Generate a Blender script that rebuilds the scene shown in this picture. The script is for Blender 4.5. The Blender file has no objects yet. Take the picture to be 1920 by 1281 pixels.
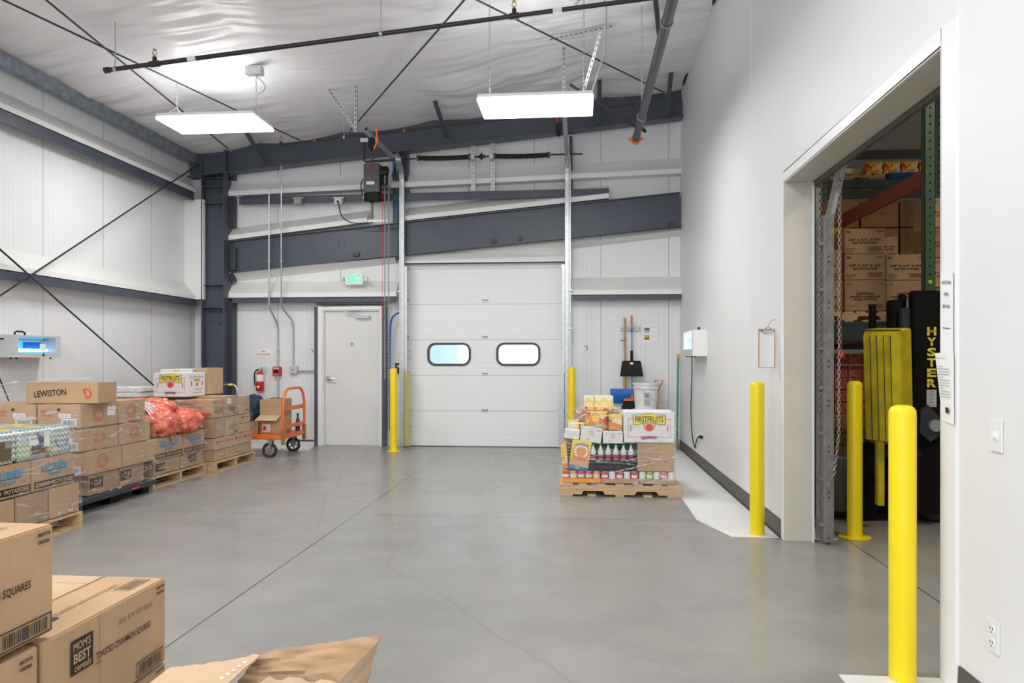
import bpy, bmesh, math, random
from mathutils import Vector, Matrix, noise
random.seed(7)
SC = bpy.context.scene
COL = SC.collection
# ---------------------------------------------------------------- camera, world, exposure
THETA = math.radians(5.109)          # camera looks a little to the left of the room's long axis
CAM_H = 1.42
FPX, VH = 1387.0, 673.0
cam_d = bpy.data.cameras.new('camera')
cam = bpy.data.objects.new('camera', cam_d); COL.objects.link(cam)
cam.location = (0, 0, CAM_H)
cam.rotation_euler = (math.radians(90), 0, THETA)
cam_d.sensor_width = 36.0
cam_d.lens = FPX / 1920 * 36.0
cam_d.shift_y = (VH - 640.5) / 1920.0
cam_d.clip_start = 0.05
SC.camera = cam
SC.view_settings.view_transform = 'Standard'
SC.view_settings.look = 'None'
SC.view_settings.gamma = 1.0
SC.view_settings.use_curve_mapping = False
SC.view_settings.exposure = 1.2
W = bpy.data.worlds.new('world'); SC.world = W; W.use_nodes = True
bgn = W.node_tree.nodes['Background']
bgn.inputs[0].default_value = (0.95, 0.97, 1.0, 1); bgn.inputs[1].default_value = 1.15
LAMP = 2.0           # emission of the hanging fixtures' lenses
LAMP_W, UP_W, WARE_W = 27.0, 3.0, 46.0   # watts per fixture: downward tubes, added upward ceiling fill, warehouse tubes
pl = bpy.data.lights.new('rear_fill_portal', 'AREA'); pl.shape = 'RECTANGLE'; pl.size = 8.0; pl.size_y = 5.9; pl.cycles.is_portal = True
po = bpy.data.objects.new('rear_fill_portal', pl); COL.objects.link(po); po.location = (-2.4, -4.49, 2.95); po.rotation_euler = (math.radians(90), 0, 0)  # sampling portal added where the rear is left open for soft fill light
# ---------------------------------------------------------------- pixel helpers used once, to read sizes off the planes of the room
cT, sT = math.cos(THETA), math.sin(THETA)
def ray(u, v):
    a = (u - 960) / FPX
    return (a*cT - sT, a*sT + cT, (VH - v)/FPX)
def onY(u, v, Y): r = ray(u, v); k = Y/r[1]; return Vector((r[0]*k, Y, CAM_H + r[2]*k))
def onX(u, v, X): r = ray(u, v); k = X/r[0]; return Vector((X, r[1]*k, CAM_H + r[2]*k))
def onZ(u, v, Z): r = ray(u, v); k = (Z-CAM_H)/r[2]; return Vector((r[0]*k, r[1]*k, Z))
def roof(x): return 5.62 + 0.1036*(x - 1.6)
def onRoof(u, v, off=0.0):
    r = ray(u, v)
    k = (5.62 - 0.1036*1.6 - off - CAM_H)/(r[2] - 0.1036*r[0])
    return Vector((r[0]*k, r[1]*k, CAM_H + r[2]*k))
# ---------------------------------------------------------------- materials
def nodes(name):
    m = bpy.data.materials.new(name); m.use_nodes = True
    nt = m.node_tree; b = nt.nodes['Principled BSDF']
    return m, nt, b
def nd(nt, t, **kw):
    n = nt.nodes.new(t)
    for k, v in kw.items():
        if k.startswith('i_'):
            key = k[2:]; key = int(key) if key.isdigit() else key.replace('_', ' ')
            n.inputs[key].default_value = v
        else: setattr(n, k, v)
    return n
def ramp(nt, src, stops):
    r = nt.nodes.new('ShaderNodeValToRGB'); e = r.color_ramp.elements
    while len(e) > len(stops): e.remove(e[-1])
    while len(e) < len(stops): e.new(0.5)
    for q, (p, c) in zip(e, stops):
        q.position = p; q.color = (c, c, c, 1) if isinstance(c, (int, float)) else (*c, 1)
    nt.links.new(src, r.inputs[0]); return r
def coords(nt, scale=(1, 1, 1), kind='Object'):
    tc = nt.nodes.new('ShaderNodeTexCoord'); mp = nt.nodes.new('ShaderNodeMapping')
    mp.inputs['Scale'].default_value = scale
    nt.links.new(tc.outputs[kind], mp.inputs[0]); return mp.outputs[0]
def plain(name, col, rough=0.5, metal=0.0, noise_amt=0.0, nscale=8.0, bump=0.0, bscale=60.0, emit=None, es=0.0, stretch=(1, 1, 1), spec=None, coat=0.0):
    m, nt, b = nodes(name); L = nt.links.new
    b.inputs['Base Color'].default_value = (*col, 1); b.inputs['Roughness'].default_value = rough
    b.inputs['Metallic'].default_value = metal
    if spec is not None: b.inputs['Specular IOR Level'].default_value = spec
    if coat: b.inputs['Coat Weight'].default_value = coat; b.inputs['Coat Roughness'].default_value = 0.15
    if noise_amt or bump: co = coords(nt, stretch)
    if noise_amt:
        n = nd(nt, 'ShaderNodeTexNoise', i_Scale=nscale, i_Detail=4.0); L(co, n.inputs['Vector'])
        r = ramp(nt, n.outputs[0], [(0.25, tuple(max(0, c*(1-noise_amt)) for c in col)), (0.75, tuple(min(1, c*(1+noise_amt)) for c in col))])
        L(r.outputs[0], b.inputs['Base Color'])
    if bump:
        n2 = nd(nt, 'ShaderNodeTexNoise', i_Scale=bscale, i_Detail=3.0); L(co, n2.inputs['Vector'])
        bp = nd(nt, 'ShaderNodeBump', i_Strength=bump, i_Distance=0.01); L(n2.outputs[0], bp.inputs['Height']); L(bp.outputs[0], b.inputs['Normal'])
    if emit: b.inputs['Emission Color'].default_value = (*emit, 1); b.inputs['Emission Strength'].default_value = es
    return m
def lines(nt, axis, period, width, off=0.0, co=None):
    """1 on thin lines repeated along an axis of object space, else 0"""
    if co is None: co = coords(nt)
    sp = nt.nodes.new('ShaderNodeSeparateXYZ'); nt.links.new(co, sp.inputs[0])
    a = nd(nt, 'ShaderNodeMath', operation='ADD'); nt.links.new(sp.outputs[axis], a.inputs[0]); a.inputs[1].default_value = off + 1000*period
    d = nd(nt, 'ShaderNodeMath', operation='MODULO'); nt.links.new(a.outputs[0], d.inputs[0]); d.inputs[1].default_value = period
    c = nd(nt, 'ShaderNodeMath', operation='LESS_THAN'); nt.links.new(d.outputs[0], c.inputs[0]); c.inputs[1].default_value = width
    return c.outputs[0]
def panel_mat(name, axis, period, off, rib=0.071, col=(0.80, 0.81, 0.82)):
    m, nt, b = nodes(name); L = nt.links.new
    b.inputs['Roughness'].default_value = 0.42
    co = coords(nt)
    seam = lines(nt, axis, period, 0.010, off, co)
    ribs = lines(nt, axis, rib, 0.012, off, co)
    ribs2 = lines(nt, axis, rib*3, 0.02, off+0.03, co)
    n = nd(nt, 'ShaderNodeTexNoise', i_Scale=0.7, i_Detail=3.0); L(co, n.inputs['Vector'])
    r = ramp(nt, n.outputs[0], [(0.3, tuple(c*0.95 for c in col)), (0.7, tuple(min(1, c*1.03) for c in col))])
    rm = nd(nt, 'ShaderNodeMath', operation='MULTIPLY'); L(ribs, rm.inputs[0]); rm.inputs[1].default_value = 0.07
    rx = nd(nt, 'ShaderNodeMixRGB', blend_type='MIX'); L(rm.outputs[0], rx.inputs[0]); L(r.outputs[0], rx.inputs[1]); rx.inputs[2].default_value = (0.2, 0.2, 0.2, 1)
    mx = nd(nt, 'ShaderNodeMixRGB', blend_type='MIX'); L(seam, mx.inputs[0]); L(rx.outputs[0], mx.inputs[1]); mx.inputs[2].default_value = (0.36, 0.36, 0.37, 1)
    L(mx.outputs[0], b.inputs['Base Color'])
    ad = nd(nt, 'ShaderNodeMath', operation='ADD'); L(ribs, ad.inputs[0]); L(ribs2, ad.inputs[1])
    s2 = nd(nt, 'ShaderNodeMath', operation='ADD'); L(ad.outputs[0], s2.inputs[0]); L(seam, s2.inputs[1])
    bp = nd(nt, 'ShaderNodeBump', i_Strength=0.55, i_Distance=-0.006); L(s2.outputs[0], bp.inputs['Height']); L(bp.outputs[0], b.inputs['Normal'])
    return m
M = {}
M['panel_b'] = panel_mat('insulated panel back', 0, 1.067, 2.842)
M['panel_l'] = panel_mat('insulated panel left', 1, 1.133, 0.717)
M['dry'] = plain('painted wall', (0.78, 0.78, 0.785), 0.5, noise_amt=0.02, nscale=1.2, bump=0.08, bscale=90)
M['flash'] = plain('white flashing', (0.72, 0.72, 0.70), 0.5, noise_amt=0.03, nscale=3, bump=0.12, bscale=6)
M['lip'] = plain('white flashing edge', (0.82, 0.82, 0.81), 0.45)
M['steel'] = plain('slate blue painted steel', (0.066, 0.078, 0.105), 0.42, noise_amt=0.12, nscale=3, bump=0.05, bscale=30)
M['steel_dk'] = plain('dark painted steel', (0.035, 0.042, 0.055), 0.45, noise_amt=0.15)
M['rod'] = plain('dark brace rod', (0.05, 0.052, 0.058), 0.4, 0.3)
M['pipe'] = plain('black iron pipe', (0.035, 0.033, 0.032), 0.35, 0.3, noise_amt=0.2, nscale=20)
M['pipe_gr'] = plain('grey sprinkler main', (0.07, 0.078, 0.088), 0.3, 0.4)
M['galv'] = plain('galvanised steel', (0.50, 0.52, 0.53), 0.38, 0.75, noise_amt=0.15, nscale=25)
M['eave'] = plain('galvanised eave strut', (0.25, 0.29, 0.33), 0.45, 0.45, noise_amt=0.35, nscale=9)
M['white'] = plain('white painted metal', (0.80, 0.80, 0.79), 0.4)
M['cream'] = plain('cream jamb metal', (0.58, 0.555, 0.49), 0.45, noise_amt=0.03, nscale=4)
M['whtrim'] = plain('white trim', (0.84, 0.84, 0.85), 0.4)
M['door'] = plain('off white door paint', (0.70, 0.70, 0.685), 0.45, noise_amt=0.03, nscale=2.5)
M['paint'] = plain('white floor paint', (0.76, 0.76, 0.745), 0.45, noise_amt=0.04, nscale=5)
M['rubber'] = plain('dark rubber', (0.03, 0.03, 0.032), 0.55)
M['base'] = plain('grey rubber baseboard', (0.085, 0.08, 0.076), 0.5)
M['yellow'] = plain('yellow bollard sleeve', (0.88, 0.68, 0.004), 0.36, noise_amt=0.03, nscale=5, bump=0.02, bscale=8)
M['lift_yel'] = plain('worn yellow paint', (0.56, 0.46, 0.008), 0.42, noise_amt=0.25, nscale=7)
M['black'] = plain('black plastic', (0.010, 0.010, 0.011), 0.6, spec=0.25)
M['liftblack'] = plain('black lift truck paint', (0.007, 0.007, 0.008), 0.6, spec=0.15)
M['dullgalv'] = plain('dull galvanised track', (0.30, 0.29, 0.27), 0.5, 0.5, noise_amt=0.2, nscale=20)
M['ink'] = plain('black print', (0.02, 0.018, 0.016), 0.6)
M['ink2'] = plain('faded brown print', (0.16, 0.10, 0.055), 0.7)
M['grey'] = plain('grey plastic', (0.30, 0.31, 0.32), 0.45)
M['ltgrey'] = plain('light grey enamel', (0.55, 0.56, 0.57), 0.4)
M['opgrey'] = plain('operator grey', (0.09, 0.092, 0.10), 0.4)
M['red'] = plain('red paint', (0.60, 0.018, 0.018), 0.35)
M['redprint'] = plain('red print', (0.70, 0.06, 0.05), 0.6)
M['orange'] = plain('orange cart paint', (0.80, 0.17, 0.03), 0.4, noise_amt=0.1, nscale=9)
M['rackred'] = plain('dark red rack paint', (0.33, 0.055, 0.022), 0.4)
M['rackgreen'] = plain('green rack paint', (0.055, 0.12, 0.085), 0.42)
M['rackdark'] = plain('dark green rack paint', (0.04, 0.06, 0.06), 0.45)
M['green'] = plain('green plastic', (0.01, 0.32, 0.14), 0.4)
M['blue'] = plain('blue plastic', (0.01, 0.14, 0.52), 0.35)
M['blueprint'] = plain('blue print', (0.03, 0.16, 0.42), 0.6)
M['teal'] = plain('light blue print', (0.06, 0.35, 0.62), 0.6)
M['yelprint'] = plain('yellow print', (0.86, 0.72, 0.06), 0.6)
M['orprint'] = plain('orange print', (0.90, 0.36, 0.03), 0.6)
M['skin'] = plain('hand print tan', (0.72, 0.42, 0.22), 0.6)
M['grnprint'] = plain('green print', (0.25, 0.55, 0.12), 0.6)
M['paper'] = plain('white paper', (0.85, 0.85, 0.84), 0.7)
M['wood'] = plain('broom wood', (0.50, 0.30, 0.15), 0.55, noise_amt=0.15, nscale=10, stretch=(1, 1, .15))
M['pallet'] = plain('pallet pine', (0.62, 0.43, 0.24), 0.65, noise_amt=0.22, nscale=14, stretch=(.25, 1, 3), bump=0.2, bscale=30)
M['navy'] = plain('navy fabric', (0.018, 0.04, 0.07), 0.8, noise_amt=0.3, bump=0.5, bscale=25)
M['bucket'] = plain('white bucket plastic', (0.82, 0.82, 0.82), 0.35)
M['chrome'] = plain('brushed metal', (0.62, 0.62, 0.62), 0.25, 1.0)
M['brass'] = plain('brass', (0.5, 0.33, 0.12), 0.35, 0.8)
M['worn'] = plain('worn bearing steel', (0.16, 0.12, 0.09), 0.5, 0.4)
M['navyprint'] = plain('dark navy print', (0.02, 0.03, 0.09), 0.6)
M['bark'] = plain('brown bottle', (0.09, 0.025, 0.015), 0.2)
M['spring'] = plain('oiled spring steel', (0.04, 0.035, 0.03), 0.35, 0.6)
M['onred'] = plain('red bag print', (0.72, 0.08, 0.05), 0.5)
M['drink'] = plain('cola label', (0.35, 0.02, 0.06), 0.4)
M['capgreen'] = plain('green cap', (0.01, 0.35, 0.16), 0.4)
M['binliner'] = plain('grey bin plastic', (0.22, 0.21, 0.19), 0.5)
M['concrete_out'] = plain('pale outdoor wall', (0.55, 0.74, 0.80), 0.8)
def kraft(name, col):
    m, nt, b = nodes(name); L = nt.links.new
    b.inputs['Roughness'].default_value = 0.68; b.inputs['Specular IOR Level'].default_value = 0.25
    co = coords(nt)
    n = nd(nt, 'ShaderNodeTexNoise', i_Scale=3.0, i_Detail=3.0); L(co, n.inputs['Vector'])
    r = ramp(nt, n.outputs[0], [(0.3, tuple(c*0.90 for c in col)), (0.72, tuple(min(1, c*1.08) for c in col))])
    co2 = coords(nt, (70, 70, 8)); f = nd(nt, 'ShaderNodeTexNoise', i_Scale=2.0, i_Detail=3.0); L(co2, f.inputs['Vector'])
    rr = ramp(nt, f.outputs[0], [(0.3, 0.97), (0.7, 1.02)])
    mx = nd(nt, 'ShaderNodeMixRGB', blend_type='MULTIPLY'); mx.inputs[0].default_value = 1; L(r.outputs[0], mx.inputs[1]); L(rr.outputs[0], mx.inputs[2])
    L(mx.outputs[0], b.inputs['Base Color'])
    w = nd(nt, 'ShaderNodeTexNoise', i_Scale=5.0, i_Detail=2.0, i_Distortion=1.0); L(co, w.inputs['Vector'])
    bp = nd(nt, 'ShaderNodeBump', i_Strength=0.25, i_Distance=0.012); L(w.outputs[0], bp.inputs['Height']); L(bp.outputs[0], b.inputs['Normal'])
    return m
M['kraft'] = kraft('kraft cardboard', (0.52, 0.34, 0.20))
M['kraft2'] = kraft('dull kraft cardboard', (0.43, 0.285, 0.17))
M['kraft3'] = kraft('pale kraft cardboard', (0.58, 0.41, 0.27))
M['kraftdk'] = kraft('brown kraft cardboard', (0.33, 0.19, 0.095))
M['carton_w'] = plain('white carton', (0.80, 0.80, 0.80), 0.5, noise_amt=0.02, bump=0.1, bscale=6)
M['tape'] = plain('packing tape', (0.46, 0.30, 0.17), 0.2)
def floor_mat():
    m, nt, b = nodes('polished concrete'); L = nt.links.new
    co = coords(nt)
    n1 = nd(nt, 'ShaderNodeTexNoise', i_Scale=0.55, i_Detail=5.0, i_Roughness=0.5); L(co, n1.inputs['Vector'])
    c = ramp(nt, n1.outputs[0], [(0.28, (0.250, 0.244, 0.234)), (0.5, (0.285, 0.28, 0.270)), (0.74, (0.325, 0.32, 0.31))])
    n2 = nd(nt, 'ShaderNodeTexNoise', i_Scale=3.0, i_Detail=3.0, i_Roughness=0.5); L(co, n2.inputs['Vector'])
    c2 = ramp(nt, n2.outputs[0], [(0.3, 0.90), (0.7, 1.08)])
    mx = nd(nt, 'ShaderNodeMixRGB', blend_type='MULTIPLY'); mx.inputs[0].default_value = 0.85; L(c.outputs[0], mx.inputs[1]); L(c2.outputs[0], mx.inputs[2])
    n3 = nd(nt, 'ShaderNodeTexNoise', i_Scale=45.0, i_Detail=3.0); L(co, n3.inputs['Vector'])
    c3 = ramp(nt, n3.outputs[0], [(0.32, 0.88), (0.6, 1.03)])
    mx2 = nd(nt, 'ShaderNodeMixRGB', blend_type='MULTIPLY'); mx2.inputs[0].default_value = 0.25; L(mx.outputs[0], mx2.inputs[1]); L(c3.outputs[0], mx2.inputs[2])
    # yellow-brown stains
    co3 = coords(nt, (0.45, 0.7, 1)); n4 = nd(nt, 'ShaderNodeTexNoise', i_Scale=1.1, i_Detail=5.0, i_Roughness=0.7); L(co3, n4.inputs['Vector'])
    s = ramp(nt, n4.outputs[0], [(0.52, 0.0), (0.80, 0.30)])
    mx3 = nd(nt, 'ShaderNodeMixRGB', blend_type='MIX'); L(s.outputs[0], mx3.inputs[0]); L(mx2.outputs[0], mx3.inputs[1]); mx3.inputs[2].default_value = (0.33, 0.27, 0.15, 1)
    # saw cut joints
    j1 = lines(nt, 0, 4.12, 0.013, 2.027, co); j2 = lines(nt, 1, 6.0, 0.011, -6.58, co)
    mxx = nd(nt, 'ShaderNodeMath', operation='MAXIMUM'); L(j1, mxx.inputs[0]); L(j2, mxx.inputs[1])
    # hairline cracks
    vo = nd(nt, 'ShaderNodeTexVoronoi', feature='DISTANCE_TO_EDGE', i_Scale=0.33)
    dn = nd(nt, 'ShaderNodeTexNoise', i_Scale=1.6, i_Detail=5.0); L(co, dn.inputs['Vector'])
    ma = nd(nt, 'ShaderNodeMixRGB', blend_type='MIX'); ma.inputs[0].default_value = 0.22; L(co, ma.inputs[1]); L(dn.outputs['Color'], ma.inputs[2]); L(ma.outputs[0], vo.inputs['Vector'])
    cr = ramp(nt, vo.outputs[0], [(0.0, 0.25), (0.0018, 0.0)])
    mm = nd(nt, 'ShaderNodeMath', operation='MAXIMUM'); L(mxx.outputs[0], mm.inputs[0]); L(cr.outputs[0], mm.inputs[1])
    mk = nd(nt, 'ShaderNodeMath', operation='MULTIPLY'); L(mm.outputs[0], mk.inputs[0]); mk.inputs[1].default_value = 0.85
    mx4 = nd(nt, 'ShaderNodeMixRGB', blend_type='MIX'); L(mk.outputs[0], mx4.inputs[0]); L(mx3.outputs[0], mx4.inputs[1]); mx4.inputs[2].default_value = (0.07, 0.07, 0.07, 1)
    L(mx4.outputs[0], b.inputs['Base Color'])
    rg = ramp(nt, n1.outputs[0], [(0.3, 0.24), (0.7, 0.32)]); L(rg.outputs[0], b.inputs['Roughness'])
    b.inputs['Specular IOR Level'].default_value = 0.45
    bp = nd(nt, 'ShaderNodeBump', i_Strength=0.05, i_Distance=0.004); L(n3.outputs[0], bp.inputs['Height']); L(bp.outputs[0], b.inputs['Normal'])
    return m
M['floor'] = floor_mat()
def vinyl_mat():
    m, nt, b = nodes('white vinyl insulation facing'); L = nt.links.new
    b.inputs['Base Color'].default_value = (0.86, 0.86, 0.88, 1); b.inputs['Roughness'].default_value = 0.26
    co = coords(nt, (0.55, 3.2, 1)); n = nd(nt, 'ShaderNodeTexNoise', i_Scale=1.8, i_Detail=5.0, i_Distortion=1.3, i_Roughness=0.55); L(co, n.inputs['Vector'])
    bp = nd(nt, 'ShaderNodeBump', i_Strength=0.16, i_Distance=0.04); L(n.outputs[0], bp.inputs['Height']); L(bp.outputs[0], b.inputs['Normal'])
    return m
M['vinyl'] = vinyl_mat()
def dock_mat():
    m, nt, b = nodes('ribbed door panel'); L = nt.links.new
    b.inputs['Base Color'].default_value = (0.83, 0.84, 0.84, 1); b.inputs['Roughness'].default_value = 0.38
    co = coords(nt); l1 = lines(nt, 2, 0.096, 0.022, 0.0, co); l2 = lines(nt, 2, 0.575, 0.008, 0.004, co)
    mx = nd(nt, 'ShaderNodeMixRGB', blend_type='MIX'); L(l2, mx.inputs[0]); mx.inputs[1].default_value = (0.83, 0.84, 0.84, 1); mx.inputs[2].default_value = (0.5, 0.5, 0.5, 1); L(mx.outputs[0], b.inputs['Base Color'])
    ad = nd(nt, 'ShaderNodeMath', operation='ADD'); L(l1, ad.inputs[0]); L(l2, ad.inputs[1])
    bp = nd(nt, 'ShaderNodeBump', i_Strength=0.6, i_Distance=-0.008); L(ad.outputs[0], bp.inputs['Height']); L(bp.outputs[0], b.inputs['Normal'])
    return m
M['dock'] = dock_mat()
def glass_mat(name, tint=(0.9, 0.95, 1.0)):
    m, nt, b = nodes(name); nt.nodes.remove(b); L = nt.links.new
    out = nt.nodes['Material Output']; t = nd(nt, 'ShaderNodeBsdfTransparent'); t.inputs[0].default_value = (*tint, 1)
    g = nd(nt, 'ShaderNodeBsdfGlossy'); g.inputs['Roughness'].default_value = 0.05
    mx = nd(nt, 'ShaderNodeMixShader'); fr = nd(nt, 'ShaderNodeFresnel', i_IOR=1.4); L(fr.outputs[0], mx.inputs[0]); L(t.outputs[0], mx.inputs[1]); L(g.outputs[0], mx.inputs[2]); L(mx.outputs[0], out.inputs[0])
    return m
M['glass'] = glass_mat('clear acrylic pane')
def film_mat(name='stretch film', lo=0.05, hi=0.55, stretch=(2, 2, 9)):
    m, nt, b = nodes(name); L = nt.links.new
    out = nt.nodes['Material Output']
    b.inputs['Base Color'].default_value = (0.9, 0.9, 0.92, 1); b.inputs['Roughness'].default_value = 0.12
    co = coords(nt, stretch); n = nd(nt, 'ShaderNodeTexNoise', i_Scale=2.2, i_Detail=6.0, i_Distortion=1.6, i_Roughness=0.6); L(co, n.inputs['Vector'])
    r = ramp(nt, n.outputs[0], [(0.45, lo), (0.57, lo*2.2), (0.66, hi)])
    bp = nd(nt, 'ShaderNodeBump', i_Strength=1.0, i_Distance=0.03); L(n.outputs[0], bp.inputs['Height']); L(bp.outputs[0], b.inputs['Normal'])
    t = nd(nt, 'ShaderNodeBsdfTransparent'); mx = nd(nt, 'ShaderNodeMixShader'); L(r.outputs[0], mx.inputs[0]); L(t.outputs[0], mx.inputs[1]); L(b.outputs[0], mx.inputs[2])
    L(mx.outputs[0], out.inputs[0]); return m
M['film'] = film_mat()
M['film2'] = film_mat('stretch film rope', 0.12, 0.75, (6, 6, 6))
def tissue_mat(name, cols, sc=24.0):
    m, nt, b = nodes(name); L = nt.links.new
    b.inputs['Roughness'].default_value = 0.3
    tc = coords(nt); sp = nt.nodes.new('ShaderNodeSeparateXYZ'); L(tc, sp.inputs[0])
    def zig(o1, o2):
        a = nd(nt, 'ShaderNodeMath', operation='PINGPONG'); L(o1, a.inputs[0]); a.inputs[1].default_value = 0.5/sc
        s = nd(nt, 'ShaderNodeMath', operation='ADD'); L(a.outputs[0], s.inputs[0]); L(o2, s.inputs[1])
        p = nd(nt, 'ShaderNodeMath', operation='PINGPONG'); L(s.outputs[0], p.inputs[0]); p.inputs[1].default_value = 0.5/sc
        g = nd(nt, 'ShaderNodeMath', operation='GREATER_THAN'); L(p.outputs[0], g.inputs[0]); g.inputs[1].default_value = 0.30/sc
        return g.outputs[0]
    xy = nd(nt, 'ShaderNodeMath', operation='ADD'); L(sp.outputs[0], xy.inputs[0]); L(sp.outputs[1], xy.inputs[1])
    g = zig(xy.outputs[0], sp.outputs[2])
    v = nd(nt, 'ShaderNodeTexVoronoi', distance='CHEBYCHEV', i_Scale=4.5, i_Randomness=0.3); L(tc, v.inputs['Vector'])
    sc_ = nt.nodes.new('ShaderNodeSeparateColor'); L(v.outputs['Color'], sc_.inputs[0])
    st = [(i/len(cols), c) for i, c in enumerate(cols)]
    r = ramp(nt, sc_.outputs[0], st); r.color_ramp.interpolation = 'CONSTANT'
    mx = nd(nt, 'ShaderNodeMixRGB', blend_type='MIX'); L(g, mx.inputs[0]); L(r.outputs[0], mx.inputs[1]); mx.inputs[2].default_value = (0.8, 0.82, 0.8, 1)
    L(mx.outputs[0], b.inputs['Base Color']); return m
M['tissue'] = tissue_mat('patterned tissue wrapper', [(0.36, 0.55, 0.22), (0.80, 0.62, 0.14), (0.33, 0.35, 0.36), (0.38, 0.48, 0.50)])
M['tissue2'] = tissue_mat('grey yellow tissue carton', [(0.80, 0.66, 0.25), (0.40, 0.42, 0.42), (0.80, 0.66, 0.25)], 9.0)
def food_mat():
    m, nt, b = nodes('printed cereal cartons'); L = nt.links.new
    co = coords(nt); v = nd(nt, 'ShaderNodeTexVoronoi', i_Scale=14.0); L(co, v.inputs['Vector'])
    sc_ = nt.nodes.new('ShaderNodeSeparateColor'); L(v.outputs['Color'], sc_.inputs[0])
    r = ramp(nt, sc_.outputs[0], [(0, (0.85, 0.60, 0.05)), (0.35, (0.75, 0.25, 0.03)), (0.6, (0.80, 0.70, 0.45)), (0.8, (0.55, 0.06, 0.04))]); r.color_ramp.interpolation = 'CONSTANT'
    L(r.outputs[0], b.inputs['Base Color']); b.inputs['Roughness'].default_value = 0.35; return m
M['food'] = food_mat()
def onion_mat():
    m, nt, b = nodes('onions seen through red net'); L = nt.links.new
    co = coords(nt); v = nd(nt, 'ShaderNodeTexVoronoi', i_Scale=15.0); L(co, v.inputs['Vector'])
    r = ramp(nt, v.outputs['Distance'], [(0.0, (0.92, 0.42, 0.18)), (0.45, (0.78, 0.20, 0.09)), (0.9, (0.42, 0.05, 0.04))])  # lighter onion centres and darker edges: shading put into the colour
    w = nd(nt, 'ShaderNodeTexNoise', i_Scale=5.0); L(co, w.inputs['Vector']); rw = ramp(nt, w.outputs[0], [(0.5, 0.0), (0.62, 0.3)])
    mx = nd(nt, 'ShaderNodeMixRGB', blend_type='MIX'); L(rw.outputs[0], mx.inputs[0]); L(r.outputs[0], mx.inputs[1]); mx.inputs[2].default_value = (0.75, 0.16, 0.18, 1)
    L(mx.outputs[0], b.inputs['Base Color']); b.inputs['Roughness'].default_value = 0.28
    return m
M['onion'] = onion_mat()
M['cantray'] = plain('red and white can flats', (0.42, 0.10, 0.07), 0.5, noise_amt=0.9, nscale=30)
M['glass2'] = plain('clear bottle plastic', (0.75, 0.8, 0.78), 0.15)
M['lens'] = plain('lit lamp lens', (0.9, 0.9, 0.9), 0.5, emit=(1.0, 0.985, 0.96), es=LAMP)
M['upfill'] = plain('added ceiling fill glow', (0.9, 0.9, 0.9), 0.5, emit=(1.0, 0.985, 0.96), es=1.0)  # glow added on the fixture tops to lift the ceiling
M['lens_wh'] = plain('lit lamp lens in warehouse', (0.9, 0.9, 0.9), 0.5, emit=(1.0, 0.86, 0.66), es=2.0)
M['uv'] = plain('lit blue tube', (0.5, 0.8, 1), 0.4, emit=(0.55, 0.85, 1.0), es=2.2)
M['uvback'] = plain('blue lit reflector', (0.10, 0.42, 0.75), 0.3, emit=(0.05, 0.38, 0.8), es=0.45)
M['exitg'] = plain('green lit letters', (0.0, 0.5, 0.1), 0.5, emit=(0.0, 1.0, 0.22), es=0.9)
M['redled'] = plain('red indicator', (0.8, 0, 0), 0.5, emit=(1, 0.05, 0.05), es=1.5)
# ---------------------------------------------------------------- mesh builder
_txt = {}
def text_geo(s, bold=0.0):
    k = (s, bold)
    if k not in _txt:
        c = bpy.data.curves.new('t', 'FONT'); c.body = s; c.resolution_u = 2; c.offset = bold; c.align_x = 'CENTER'
        o = bpy.data.objects.new('t', c); COL.objects.link(o)
        me = bpy.data.meshes.new_from_object(o.evaluated_get(bpy.context.evaluated_depsgraph_get()))
        vs = [tuple(v.co) for v in me.vertices]; fs = [tuple(p.vertices) for p in me.polygons]
        bpy.data.objects.remove(o); bpy.data.curves.remove(c); bpy.data.meshes.remove(me)
        x0 = min(v[0] for v in vs); x1 = max(v[0] for v in vs); y0 = min(v[1] for v in vs); y1 = max(v[1] for v in vs)
        vs = [((v[0]-(x0+x1)/2)/(x1-x0), (v[1]-(y0+y1)/2)/(y1-y0)) for v in vs]
        _txt[k] = (vs, fs)
    return _txt[k]
def frame(o, right, up):
    r = Vector(right).normalized(); u = Vector(up).normalized(); n = r.cross(u)
    m = Matrix((r, u, n)).transposed().to_4x4(); m.translation = Vector(o); return m
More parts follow.
